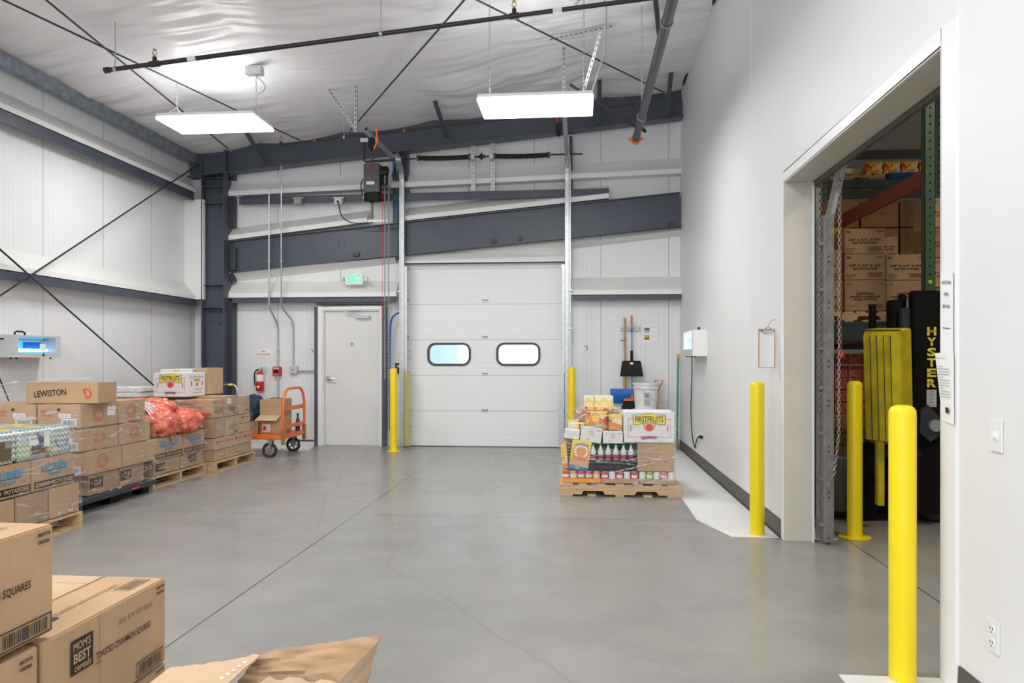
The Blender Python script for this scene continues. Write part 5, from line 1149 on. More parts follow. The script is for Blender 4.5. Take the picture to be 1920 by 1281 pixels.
HB = [('r', 0, 0, 1, 1, 'yelprint'), ('p', [(0, 0), (1, 0), (1, .10), (.6, .12), (.3, .20), (0, .12)], 'blueprint'), ('d', .52, .63, .30, 'orprint'), ('d', .52, .63, .24, 'paper'), ('d', .52, .63, .17, 'orprint'), ('d', .52, .63, .08, 'skin'), ('t', 'HONEY BUNCHES', .52, .86, .7, .08, 'blueprint', .03),
      ('r', .05, .33, .95, .46, 'orprint'), ('t', '33% MORE', .5, .425, .6, .05, 'redprint', .03), ('t', 'ALMONDS', .5, .365, .7, .06, 'redprint', .03), ('r', 0, .14, 1, .32, 'skin')]
o = box_simple('cereal_box', 'large yellow cereal box with big bowl picture, standing at the left end', 'cereal box', (-.10, GY+.01, .268), (.10, GY+.09, .572), 'yelprint', {'F': HB}, tilt=8)
box_simple('cereal_box', 'white edged cereal box squeezed at the outer left behind the wrap', 'cereal box', (-.165, GY+.10, .265), (-.10, GY+.38, .52), 'food', tilt=-5)
def ceb(label, a, b, rot, tilt, mat='carton_w'):
    return box_simple('cereal_box', label, 'cereal box', a, b, mat, {'F': [('d', .5, .62, .17, 'orprint'), ('d', .5, .62, .12, 'carton_w'), ('d', .5, .62, .07, 'orprint'), ('d', .36, .22, .10, 'redprint'), ('d', .36, .22, .075, 'carton_w'), ('r', .72, .83, .95, .88, 'teal')]}, rot=rot, tilt=tilt, group=None)
ceb('tilted white box with round orange print, left of the two small boxes in front', (.015, GY+.01, .556), (.235, GY+.15, .705), 0, 8)
ceb('upright white box with round orange print, touching the large apple box', (.255, GY+.0, .545), (.46, GY+.15, .665), 0, 0)
box_simple('cereal_box', 'white carton lying at the far left under bulging wrap', 'cereal box', (-.15, GY+.05, .585), (.01, GY+.25, .675), 'carton_w', tilt=6)
box_simple('cereal_box', 'cereal box lying flat above the two small white boxes', 'cereal box', (.02, GY+.17, .58), (.30, GY+.38, .735), 'food', rot=6)
box_simple('cereal_box', 'orange and yellow cereal box with ring print in the upper middle', 'cereal box', (.08, GY+.12, .738), (.31, GY+.30, .86), 'food', {'F': [('d', .5, .5, .42, 'orprint'), ('d', .5, .5, .28, 'yelprint'), ('d', .5, .5, .12, 'orprint')]}, rot=-8)
box_simple('cereal_box', 'small orange cereal box next to the top of the large apple box', 'cereal box', (.315, GY+.12, .67), (.455, GY+.32, .835), 'food', rot=3)
box_simple('cereal_box', 'pale cereal box in the left part of the wrapped pallet, second layer', 'cereal box', (-.11, GY+.26, .585), (.01, GY+.44, .76), 'food')
box_simple('cardboard_box', 'brown box propping the tissue cartons at the rear', 'box', (-.05, GY+.44, .555), (.45, GY+.9, .86), 'kraft2')
box_simple('tissue_box', 'grey patterned tissue carton at the top left of the wrapped pallet', 'tissue box', (.06, GY+.45, .864), (.17, GY+.68, 1.01), 'tissue2')
box_simple('tissue_box', 'yellow patterned tissue carton at the top of the wrapped pallet', 'tissue box', (.175, GY+.45, .864), (.385, GY+.68, 1.012), 'tissue2')
box_simple('cereal_box', 'yellow cereal box lying in front of the patterned tissue cartons', 'cereal box', (.07, GY+.31, .864), (.36, GY+.44, .905), 'food')
fy = GY-.03
film('clear stretch wrap pulled tight around the wrapped dry goods pallet', [
    [(-.20, fy, .10), (1.01, fy, .10), (1.0, fy, .55), (-.15, fy, .52)],
    [(-.15, fy, .52), (.47, fy-.01, .545), (.47, fy, .84), (-.12, fy+.03, .72)],
    [(.47, fy, .545), (1.0, fy, .55), (1.0, fy, .885), (.47, fy, .88)],
    [(-.12, fy+.03, .72), (.47, fy, .84), (.47, GY+.4, .90), (.02, GY+.4, .93)],
    [(-.20, GY+.98, .10), (-.20, fy, .10), (-.15, fy, .62), (-.16, GY+.9, .62)],
    [(1.01, fy, .10), (1.02, GY+.98, .10), (1.01, GY+.5, .88), (1.0, fy, .885)]], seed=2)
m = MB(); rd = random.Random(9)
for k in range(9):
    z0 = rd.uniform(.16, .56); z1 = z0+rd.uniform(-.10, .16); a = Vector((-.16, fy-.004, z0)); b = Vector((rd.uniform(.5, .99), fy-.004, z1)); m.tube([a, (a+b)/2+Vector((0, -.004, .01)), b], .0028, 'film2', 4)
m.tube([(.30, fy-.004, .24), (.6, fy-.006, .31), (.99, fy-.004, .42)], .006, 'film2', 4).tube([(-.13, fy, .68), (0.0, fy+.05, .80), (.12, fy+.1, .865), (.46, fy+.03, .88)], .008, 'film2', 5)
one(m, 'stretch_wrap', 'bunched wrap strands across the cans and bottles', 'plastic wrap', (.4, fy, .3))
# ================================================================ BACK WALL ITEMS
# EXIT sign
t = thing('exit_sign', 'white EXIT sign with green letters and two lamp heads', 'exit sign', (-3.60, 11.70, 2.61))
MB().box((-3.745, 11.66, 2.615), (-3.455, 11.70, 2.80), 'white').build('sign_box', t, .006)
X = frame((-3.60, 11.659, 2.715), (1, 0, 0), (0, 0, 1)); MB().text('EXIT', X, .215, .125, 'exitg', .015).build('lettering', t)
for s in (-1, 1):
    m = MB().cyl((-3.60+s*.195, 11.69, 2.71), (-3.60+s*.195, 11.64, 2.70), .034, 'ltgrey', 16).cyl((-3.60+s*.195, 11.645, 2.70), (-3.60+s*.195, 11.636, 2.699), .026, 'chrome', 16).box((-3.60+s*.145, 11.67, 2.70), (-3.60+s*.18, 11.69, 2.72), 'ltgrey'); m.build('lamp_head', t)
MB().cyl((-3.68, 11.68, 2.612), (-3.68, 11.68, 2.602), .008, 'redled', 8).build('indicator', t)
# conduits
m = MB().tube([(-4.985, 11.58, 4.17), (-4.985, 11.58, 2.30), (-4.97, 11.62, 2.2), (-4.955, 11.84, 2.0), (-4.955, 11.86, 1.9), (-4.955, 11.86, 1.28)], .014, 'galv', 8).tube([(-4.95, 11.86, 1.14), (-4.95, 11.86, .65)], .014, 'galv', 8)
for z in (3.9, 3.0, 2.5, 1.55, .98): m.box((-5.005 if z > 2.2 else -4.975, 11.56 if z > 2.2 else 11.84, z-.006), (-4.965 if z > 2.2 else -4.935, 11.6 if z > 2.2 else 11.88, z+.006), 'galv')
one(m, 'conduit', 'grey conduit running down to the red fire alarm pull station', 'conduit', (-4.95, 11.8, .65))
m = MB().tube([(-4.755, 11.52, 4.56), (-4.755, 11.52, 2.30), (-4.74, 11.6, 2.2), (-4.70, 11.84, 2.05), (-4.695, 11.86, 1.95), (-4.695, 11.86, 1.30)], .014, 'galv', 8).tube([(-4.62, 11.86, 1.22), (-4.34, 11.86, 1.22), (-4.30, 11.86, 1.235)], .014, 'galv', 8)
for z in (3.9, 3.0, 1.6): m.box((-4.775 if z > 2.2 else -4.715, 11.50 if z > 2.2 else 11.84, z-.006), (-4.735 if z > 2.2 else -4.675, 11.55 if z > 2.2 else 11.88, z+.006), 'galv')
one(m, 'conduit', 'grey conduit running down to the square junction box left of the exit door', 'conduit', (-4.7, 11.8, 1.2))
t = thing('junction_box', 'square grey junction box with blank cover left of the exit door', 'junction box', (-4.685, 11.86, 1.18))
MB().box((-4.75, 11.83, 1.175), (-4.615, 11.895, 1.305), 'ltgrey').build('housing', t, .008); MB().cyl((-4.69, 11.83, 1.24), (-4.69, 11.822, 1.24), .018, 'chrome', 12).build('cover_knob', t)
for u, lab, mat in ((559, 'grey junction box on the dark upper girt, left one', 'grey'), (635, 'white outlet box on the dark upper girt feeding the operator cord', 'ltgrey')):
    p = onY(u, 377, 11.62); t = thing('junction_box', lab, 'junction box', tuple(p)); MB().box(p-Vector((.06, .04, .055)), p+Vector((.06, .08, .055)), mat).build('housing', t, .006); MB().box(p-Vector((.09, .02, -.045)), p+Vector((.09, .02, .055)), 'galv').build('mounting_plate', t)
    if u == 635: MB().cyl(p+Vector((0, -.045, -.02)), p+Vector((0, -.04, -.02)), .02, 'black', 10).build('socket', t)
p = onY(635, 380, 11.57); q = onY(700, 417, 11.45); m = MB().tube(bez(p, p+Vector((.02, -.02, -.35)), q+Vector((-.35, 0, -.03)), q, 14), .008, 'black', 6); one(m, 'power_cord', 'black power cord looping from the girt outlet to the operator', 'cord', tuple(p))
# fire alarm pull
t = thing('fire_alarm_pull', 'red FIRE pull station on the back wall', 'fire alarm', (-4.955, 11.86, 1.14))
MB().box((-5.03, 11.81, 1.14), (-4.895, 11.895, 1.29), 'red').build('housing', t, .008)
m = MB(); X = frame((-4.962, 11.809, 1.262), (1, 0, 0), (0, 0, 1)); m.text('FIRE', X, .10, .024, 'paper', .02); X = frame((-4.962, 11.806, 1.163), (1, 0, 0), (0, 0, 1)); m.text('PULL DOWN', X, .07, .012, 'paper', .02); m.build('lettering', t)
MB().box((-5.0, 11.80, 1.19), (-4.925, 11.81, 1.235), 'black').build('pull_handle', t, .002)
# extinguisher
t = thing('fire_extinguisher', 'red fire extinguisher hanging on the back wall', 'fire extinguisher', (-5.245, 11.83, .885))
cx, cy = -5.245, 11.82
MB().lathe([(.055, .0), (.062, .01), (.062, .27), (.05, .305), (.025, .33), (.02, .34)], (cx, cy, .885), 'red', 24).build('cylinder', t)
MB().lathe([(.0628, .16), (.0628, .275)], (cx, cy, .885), 'paper', 24).build('instruction_label', t)
m = MB().prism([(cx-.03, cy-.0625, .96), (cx, cy-.0625, .985), (cx+.03, cy-.0625, .96), (cx, cy-.0625, .935)], (0, .001, 0), 'paper'); m.build('diamond_label', t)
m = MB().cyl((cx, cy, 1.22), (cx, cy, 1.26), .02, 'chrome', 10).bar((cx-.02, cy, 1.26), (cx+.11, cy, 1.275), .02, .01, 'chrome').bar((cx-.02, cy, 1.245), (cx+.10, cy, 1.235), .02, .01, 'chrome'); m.build('valve_handle', t)
MB().tube(bez((cx-.02, cy, 1.245), (cx-.10, cy, 1.24), (cx-.10, cy, 1.15), (cx-.09, cy, 1.05), 8)+[Vector((cx-.085, cy, .98))], .011, 'black', 8).build('hose', t)
MB().box((cx-.02, 11.87, 1.0), (cx+.02, 11.895, 1.28), 'galv').build('wall_bracket', t)
def sign(label, x0, z0, x1, z1, y=11.893, items=(), name='paper_sign', cat='sign', mat='paper'):
    o = carton(label, (x0, y, z0), (x1, y+.004, z1), mat, {'F': list(items)}, name=name, cat=cat, bevel=.0)
    return o
sign('white sign reading FIRE EXTINGUISHER above the extinguisher', -5.36, 1.455, -5.07, 1.585, items=[('t', 'FIRE', .5, .68, .25, .16, 'redprint', .02), ('t', 'EXTINGUISHER', .5, .30, .82, .20, 'redprint', .02)])
ARW = [('r', .1, .78, .65, .88, 'blueprint'), ('p', [(.46, .70), (.58, .70), (.58, .45), (.66, .45), (.52, .22), (.38, .45), (.46, .45)], 'redprint'), ('r', .06, .15, .25, .2, 'ink2')]
sign('small white sign with red down arrow left of the exit door', -4.435, 1.50, -4.31, 1.585, items=ARW)
sign('small white sign with red down arrow right of the dock door', .075, 1.535, .205, 1.64, items=ARW)
sign('white paper with blue, orange, green and red colour blocks beside the broom', 1.02, 1.68, 1.245, 1.965, items=[('r', .12, .68, .48, .82, 'blueprint'), ('r', .12, .55, .48, .68, 'skin'), ('r', .12, .28, .48, .41, 'grnprint'), ('r', .12, .14, .48, .28, 'redprint'), ('t', 'Color code', .75, .85, .3, .03, 'ink2'), ('t', 'Brooms', .72, .62, .26, .03, 'ink2'), ('t', 'Food areas', .75, .35, .3, .03, 'ink2')])
# tool rack, shovel, broom, dustpan
t = thing('tool_rack', 'short pale tool holder rail on the back wall', 'tool rack', (.82, 11.88, 1.86))
MB().box((.67, 11.86, 1.865), (.985, 11.895, 1.945), 'ltgrey').build('rail', t, .004)
for x in (.70, .79, .88, .96): MB().cyl((x, 11.85, 1.905), (x, 11.86, 1.905), .028, 'paper', 12).cyl((x, 11.845, 1.905), (x, 11.851, 1.905), .012, 'navy', 10).build('grip_roller', t)
t = thing('snow_shovel', 'blue snow shovel with wooden handle hanging on the back wall', 'shovel', (.74, 11.8, .72))
MB().cyl((.737, 11.82, .98), (.735, 11.82, 2.07), .017, 'wood', 12).build('handle', t)
MB().box((.67, 11.80, 1.70), (.755, 11.83, 1.72), 'green').build('green_clip', t)
MB().cyl((.737, 11.815, .92), (.737, 11.82, 1.15), .022, 'brass', 12).build('socket', t)
m = MB(); vs = []; fs = []; nx_, nz_ = 12, 8
for s in (0, 1):
    for i in range(nx_+1):
        for j in range(nz_+1):
            u, v = i/nx_, j/nz_; wv = .235 - .02*(1-v); x = .735+(u-.5)*2*wv; z = .715+.235*v; y = 11.80 - .09*math.sin(v*2.2)*.6 - .02*abs(u-.5) + s*.006; vs.append((x, y, z))
N = (nx_+1)*(nz_+1)
for i in range(nx_):
    for j in range(nz_): q = i*(nz_+1)+j; fs += [(q, q+nz_+1, q+nz_+2, q+1), (N+q, N+q+1, N+q+nz_+2, N+q+nz_+1)]
m.add(vs, fs, 'blue', smooth=True)
for k in range(5): m.box((.56+k*.085, 11.775, .80), (.566+k*.085, 11.785, .83), 'paper')
m.build('blade', t)
t = thing('broom', 'broom with orange handle tip, grey pole and black bristles', 'broom', (.84, 11.78, .64))
MB().cyl((.845, 11.77, .80), (.838, 11.77, 1.98), .0125, 'grey', 10).build('handle', t)
MB().cyl((.838, 11.77, 1.97), (.838, 11.77, 2.10), .017, 'orange', 10).build('handle_tip', t)
MB().cyl((.838, 11.77, 1.84), (.838, 11.77, 1.89), .017, 'blueprint', 10).build('blue_clip', t)
MB().prism([(.72, 11.74, .76), (1.0, 11.74, .76), (1.0, 11.74, .79), (.87, 11.74, .80), (.86, 11.74, .86), (.83, 11.74, .86), (.82, 11.74, .80), (.72, 11.74, .79)], (0, .05, 0), 'orange').build('broom_head', t)
MB().prism([(.73, 11.745, .76), (1.0, 11.745, .76), (1.0, 11.73, .60), (.665, 11.73, .63)], (0, .045, 0), 'black').build('bristles', t)
t = thing('dustpan', 'black long handled dustpan hanging over the broom', 'dustpan', (.835, 11.72, 1.14))
MB().prism([(.70, 11.73, 1.39), (.97, 11.73, 1.39), (.985, 11.73, 1.36), (1.01, 11.70, 1.15), (.655, 11.70, 1.15), (.685, 11.73, 1.36)], (0, .03, 0), 'black').build('pan', t, .006)
MB().box((.655, 11.66, 1.145), (1.01, 11.72, 1.165), 'black').build('pan_lip', t, .004)
MB().cyl((.837, 11.735, 1.37), (.837, 11.745, 1.55), .022, 'black', 12).build('handle_socket', t)
MB().box((.81, 11.722, 1.33), (.86, 11.729, 1.365), 'paper').build('white_label', t)
# buckets
def bucket(label, z, x=1.04, y=11.55):
    t = thing('bucket', label, 'bucket', (x, y, z), 'white plastic buckets stacked')
    MB().lathe([(.165, 0), (.185, .31), (.20, .315), (.20, .335), (.19, .338), (.188, .365), (.20, .367), (.20, .385)], (x, y, z), 'bucket', 36).build('pail', t)
    MB().lathe([(.205, .383), (.205, .405), (.19, .41), (.17, .402)], (x, y, z), 'bucket', 36).build('lid', t)
    MB().tube(bez((x-.16, y-.13, z+.34), (x-.05, y-.26, z+.34), (x+.12, y-.26, z+.05), (x+.19, y-.08, z+.15), 12), .005, 'ltgrey', 5).build('bail_handle', t)
    m = MB(); X = frame((x, y-.188, z+.17), (1, 0, 0), (0, .045, 1)); m.add([(-.045, -.10, -.004), (.045, -.10, -.004), (.045, .10, -.004), (-.045, .10, -.004)], [(0, 1, 2, 3)], 'ltgrey', X)
    vs = [(.032*math.cos(2*math.pi*k/20), .055+.032*math.sin(2*math.pi*k/20), 0) for k in range(20)]; vs2 = [(.026*math.cos(2*math.pi*k/20), .055+.026*math.sin(2*math.pi*k/20), 0) for k in range(20)]
    m.add(vs+vs2, [(k, (k+1) % 20, 20+(k+1) % 20, 20+k) for k in range(20)], 'ink', X); m.text('S', X @ Matrix.Translation((0, .055, 0)), .025, .032, 'ink', .03)
    for k in range(5): m.add([(-.035, -.02-k*.016, 0), (.035, -.02-k*.016, 0), (.035, -.026-k*.016, 0), (-.035, -.026-k*.016, 0)], [(0, 1, 2, 3)], 'grey', X)
    m.build('printed_label', t)
bucket('upper white bucket with black round logo', .645); bucket('lower white bucket hidden behind the wrapped pallet', .238)
one(MB().box((.84, 11.35, 0), (1.24, 11.75, .236), 'kraft2'), 'cardboard_box', 'low box under the white buckets behind the pallet', 'box', (1.04, 11.55, 0), bevel=.004)
t = thing('scraper', 'ice scraper with orange D handle behind the buckets', 'scraper', (1.27, 11.8, 0))
MB().bar((1.235, 11.8, .0), (1.26, 11.8, .93), .03, .02, 'brass').build('shaft', t)
MB().tube([(1.255, 11.8, .90), (1.20, 11.8, 1.08), (1.33, 11.8, 1.085), (1.255, 11.8, .92)], .014, 'orange', 8).build('handle', t)
t = thing('push_broom', 'green pole with yellow ends leaning in the back right corner', 'pole', (1.54, 11.72, .02))
MB().cyl((1.532, 11.68, .09), (1.566, 11.83, 1.42), .014, 'green', 10).build('handle', t); MB().cyl((1.566, 11.83, 1.42), (1.568, 11.838, 1.50), .017, 'orprint', 10).build('handle_tip', t); MB().cyl((1.53, 11.67, .01), (1.532, 11.68, .13), .022, 'brass', 10).build('foot', t)
# ================================================================ SIDE WALL ITEMS
t = thing('insect_light_trap', 'grey insect trap glowing blue on the left wall', 'insect trap', (-6.28, 7.95, 1.43))
x0, x1, y0, y1, z0, z1 = -6.40, -6.15, 7.545, 8.30, 1.435, 1.685
g = 'ltgrey'; m = MB().box((x0, y0+.015, z0+.015), (x0+.04, y1-.015, z1-.015), g).box((x0, y0, z0), (x1, y0+.015, z1), g).box((x0, y1-.015, z0), (x1, y1, z1), g).box((x0, y0+.015, z0), (x1, y1-.015, z0+.015), g).box((x0, y0+.015, z1-.015), (x1, y1-.015, z1), g)
m.box((x1+.0005, y0, z0), (x1+.008, y0+.09, z1), g).box((x1+.0005, y1-.075, z0), (x1+.008, y1, z1), g).box((x1+.0005, y0+.09, z0), (x1+.008, y1-.075, z0+.055), g).box((x1+.0005, y0+.09, z1-.02), (x1+.008, y1-.075, z1), g); m.build('housing', t)
MB().box((x0+.041, y0+.016, z0+.016), (x0+.05, y1-.016, z1-.016), 'uvback').build('reflector', t)
for z in (z0+.085, z1-.055): MB().cyl((x0+.12, y0+.05, z), (x0+.12, y1-.05, z), .016, 'uv' if z < z0+.1 else 'ltgrey', 12).build('tube', t)
MB().box((x0+.06, y1-.35, z0+.09), (x0+.09, y1-.08, z0+.18), 'blue').build('glue_board', t)
MB().box((x1-.012, y0+.44, z0+.07), (x1+.012, y0+.50, z0+.16), 'paper').tube([(x1+.010, y0+.47, z0+.05), (x1+.010, y0+.47, z1-.02)], .002, 'black', 4).build('paper_tag', t)
m = MB().tube([(-6.26, y0+.18, z1), (-6.26, y0+.18, z1+.03), (-6.26, y0+.21, z1+.042), (-6.26, y0+.30, z1+.042), (-6.26, y0+.33, z1+.03), (-6.26, y0+.33, z1)], .010, 'black', 8); m.build('carry_handle', t)
m = MB()
for y in (y0+.02, y0+.11, y1-.12): m.cyl((x1-.03, y, z0), (x1-.03, y, z0-.018), .012, 'black', 8)
m.cyl((x1+.006, y0+.47, z0+.03), (x1+.014, y0+.47, z0+.03), .014, 'black', 10); m.build('foot', t)
m = MB().tube(bez((-6.24, y0-.005, 1.64), (-6.28, 7.45, 1.65), (-6.36, 7.45, 1.55), (-6.33, 7.50, 1.42), 10) + bez((-6.33, 7.50, 1.42), (-6.32, 7.55, 1.2), (-6.33, 7.8, .9), (-6.34, 7.9, .5), 8), .007, 'black', 6); one(m, 'power_cord', 'black cord hanging down the left wall from the insect trap', 'cord', (-6.33, 7.5, 1.42))
t = thing('insect_light_trap', 'white insect trap with blue glowing front on the right wall', 'insect trap', (1.52, 9.7, 1.44))
x0, x1, y0, y1, z0, z1 = 1.43, 1.605, 9.42, 10.25, 1.455, 1.785
g = 'white'; m = MB().box((x1-.03, y0+.012, z0+.012), (x1, y1-.012, z1-.012), g).box((x0, y0, z0), (x1, y0+.012, z1), g).box((x0, y1-.012, z0), (x1, y1, z1), g).box((x0, y0+.012, z0), (x1, y1-.012, z0+.012), g).box((x0, y0+.012, z1-.012), (x1, y1-.012, z1), g)
m.box((x0-.008, y0+.04, z0), (x0-.0005, y1, z0+.09), 'ltgrey').box((x0-.008, y0, z0), (x0-.0005, y0+.04, z1), 'ltgrey'); m.build('housing', t)
MB().box((x1-.045, y0+.013, z0+.013), (x1-.031, y1-.013, z1-.013), 'uvback').build('reflector', t)
for z in (z0+.11, z1-.06): MB().cyl((x0+.05, y0+.05, z), (x0+.05, y1-.05, z), .015, 'uv', 12).build('tube', t)
m = MB()
for y in (y0+.03, y0+.25, y1-.1): m.cyl((x0+.03, y, z0), (x0+.03, y, z0-.015), .012, 'black', 8)
m.tube([(1.52, y0+.05, z1), (1.52, y0+.06, z1+.03), (1.52, y0+.16, z1+.03), (1.52, y0+.17, z1)], .008, 'black', 6); m.build('feet_and_handle', t)
p1 = onX(1297, 670, 1.58); p2 = onX(1296, 790, 1.585); p3 = onX(1303, 840, 1.585); p4 = onX(1313, 819, 1.585)
m = MB().tube([(1.45, 9.9, 1.455), p1] + bez(p1, p1+Vector((0, -.1, -.3)), p2+Vector((0, .1, .3)), p2, 8) + bez(p2, p2+Vector((0, -.05, -.2)), p3+Vector((0, .1, .0)), p3, 6) + bez(p3, p3+Vector((0, -.08, .08)), p4+Vector((0, .2, .02)), p4, 6), .007, 'black', 6); m.box(p4-Vector((.02, .09, .015)), p4+Vector((.02, 0, .015)), 'black')
one(m, 'power_cord', 'black cord hanging from the right insect trap to its wall plug', 'cord', tuple(p2))
# clipboard
t = thing('clipboard', 'brown clipboard with white sheets hanging by the opening', 'clipboard', (1.55, 6.4, 1.35))
X = frame((1.524, 6.155, 1.512), (.95, .31, 0), (0, 0, 1))
def place(mb, name, par=t, Xf=None):
    Y = X if Xf is None else Xf; mb.v = [tuple(Y @ Vector(v)) for v in mb.v]; return mb.build(name, par)
place(MB().box((-.075, -.165, -.004), (.075, .15, 0), 'wood'), 'board'); place(MB().box((-.068, -.16, 0), (.062, .125, .005), 'paper'), 'paper_sheets')
place(MB().box((-.045, .115, .004), (.045, .14, .02), 'chrome').tube([(-.03, .14, .012), (-.01, .165, .012), (.02, .165, .012), (.035, .14, .012)], .006, 'chrome', 6), 'clip')
m = MB().tube([(1.60, 6.18, 1.74), (1.56, 6.17, 1.73), (1.53, 6.15, 1.68)], .004, 'chrome', 6); m.build('wire_hook', t)
t = thing('light_switch', 'white toggle light switch plate on the near right wall', 'light switch', (1.60, 3.0, 1.06))
MB().box((1.598, 2.957, 1.062), (1.6055, 3.037, 1.188), 'white').build('plate', t, .002); MB().box((1.585, 2.99, 1.118), (1.60, 3.004, 1.14), 'whtrim').box((1.595, 2.983, 1.108), (1.5985, 3.011, 1.142), 'whtrim').build('toggle', t)
t = thing('wall_outlet', 'white double outlet plate low on the near right wall', 'wall outlet', (1.60, 3.02, .28))
MB().box((1.598, 2.98, .283), (1.6055, 3.062, .408), 'white').build('plate', t, .002)
for z in (.372, .319):
    m = MB().cyl((1.5985, 3.021, z), (1.595, 3.021, z), .019, 'whtrim', 20).box((1.5935, 3.012, z-.002), (1.596, 3.014, z+.009), 'black').box((1.5935, 3.028, z-.002), (1.596, 3.030, z+.009), 'black').cyl((1.5955, 3.021, z-.011), (1.5935, 3.021, z-.011), .003, 'black', 8); m.build('socket', t)
# papers on the near jamb
def sheet(label, pts, items, name='paper_sheet', bend=.0):
    a, b, c, e = map(Vector, pts); m = MB(); n = 8; vs = []; fs = []
    nrm = (b-a).cross(e-a).normalized()
    for s in (0, 1):
        for i in range(n+1):
            for j in range(n+1):
                u, v = i/n, j/n; vs.append(a*(1-u)*(1-v)+b*u*(1-v)+c*u*v+e*(1-u)*v + nrm*(bend*math.sin(math.pi*u*.9)*(.4+v) - .0008*s))
    N = (n+1)**2
    for i in range(n):
        for j in range(n): q = i*(n+1)+j; fs += [(q, q+n+1, q+n+2, q+1), (N+q, N+q+1, N+q+n+2, N+q+n+1)]
    m.add(vs, fs, 'paper', smooth=True); o = one(m, name, label, 'paper', tuple(a))
    mm = MB(); off = nrm*(.0035+bend)
    bl = lambda u, v: a*(1-u)*(1-v)+b*u*(1-v)+c*u*v+e*(1-u)*v + off
    for it in items:
        if it[0] == 'r': mm.add([bl(it[1], it[2]), bl(it[3], it[2]), bl(it[3], it[4]), bl(it[1], it[4])], [(0, 1, 2, 3)], it[5])
        else:
            vs_, fs_ = text_geo(it[1], .01); mm.add([bl(it[2]+x*it[4], it[3]+y*it[5]) for x, y in vs_], fs_, it[6])
    mm.build('printed_text', o)
sheet('white notice taped to the near edge of the opening, upper', [(1.588, 3.405, 1.43), (1.588, 3.30, 1.42), (1.588, 3.30, 1.79), (1.588, 3.405, 1.80)], [('t', 'ADDITIONAL', .5, .88, .8, .04, I), ('t', 'PPE', .5, .74, .35, .04, I), ('t', 'BEYOND', .5, .60, .6, .04, I), ('r', .2, .34, .8, .35, I)])
sheet('white typed letter curling off the near edge of the opening, lower', [(1.592, 3.40, 1.15), (1.588, 3.29, 1.14), (1.588, 3.29, 1.45), (1.596, 3.478, 1.445)], [('t', 'Delivery drivers', .4, .92, .5, .02, 'blueprint')]+[('r', .12, .80-.04*k, .85 if k % 4 else .5, .808-.04*k, 'grey') for k in range(12)]+[('r', .5, .14, .75, .22, I)], bend=.006)
# ================================================================ WAREHOUSE THROUGH THE OPENING
# overhead door track and chains beside the jamb
t = thing('overhead_door_track', 'galvanised vertical door track just inside the far jamb of the opening', 'door track', (1.90, 5.86, 0))
m = MB().box((1.845, 5.95, .02), (1.87, 5.955, 2.75), 'dullgalv').box((1.885, 5.84, .02), (1.925, 5.845, 2.52), 'dullgalv').box((1.925, 5.80, .02), (1.93, 5.845, 2.52), 'dullgalv').box((1.87, 5.95, .02), (1.885, 5.84, 2.52), 'dullgalv'); m.build('vertical_track', t)
m = MB(); a = Vector((1.905, 5.845, 2.50)); b = Vector((1.965, 5.70, 2.95)); m.bar(a, b, .05, .008, 'galv', (0, 1, 0)); m.bar(a+Vector((.028, -.02, 0)), b+Vector((.028, -.02, 0)), .008, .05, 'galv', (0, 1, 0)); m.build('curved_track', t)
m = MB()
for z in (2.3, 1.95, 1.5, 1.2, .85, .5, .15): m.box((1.845, 5.845, z-.012), (1.92, 5.90, z+.012), 'dullgalv').cyl((1.905, 5.838, z-.1), (1.905, 5.842, z-.1), .008, 'steel_dk', 6).cyl((1.905, 5.838, z-.14), (1.905, 5.842, z-.14), .008, 'steel_dk', 6)
m.build('track_bracket', t)
MB().box((1.93, 5.835, .02), (1.938, 5.85, 1.7), 'guard').build('edge_trim', t)
m = MB(); chain(m, (1.955, 5.75, 2.95), (1.95, 5.75, .85), .036, .0038, .010, 'dullgalv'); chain(m, (1.95, 5.75, .85), (1.925, 5.78, .55), .036, .0038, .010, 'dullgalv'); chain(m, (1.925, 5.78, .55), (1.88, 5.80, .45), .036, .0038, .010, 'dullgalv'); one(m, 'pull_chain', 'galvanised pull chain hanging beside the door track', 'chain', (1.955, 5.75, 2.9))
m = MB(); chain(m, (1.855, 5.88, 2.9), (1.86, 5.92, 1.0), .036, .0038, .010, 'dullgalv'); one(m, 'pull_chain', 'second chain half hidden behind the door track', 'chain', (1.855, 5.88, 2.9))
m = MB().cyl((2.02, 5.9, 2.95), (2.02, 5.9, 1.47), .0035, 'red', 6).lathe([(.004, .0), (.02, -.02), (.022, -.045), (.012, -.055)][::-1], (2.02, 5.9, 1.48), 'red', 12); one(m, 'pull_string', 'thin red pull cord with red knob hanging in the opening', 'cord', (2.02, 5.9, 2.9))
m = MB().bar((1.95, 6.45, .02), (2.10, 6.5, .05), .03, .025, 'dullgalv').cyl((2.08, 6.5, .03), (2.14, 6.5, .05), .02, 'steel_dk', 10); one(m, 'door_latch', 'small metal latch lying on the floor by the door track', 'latch', (2.0, 6.45, 0))
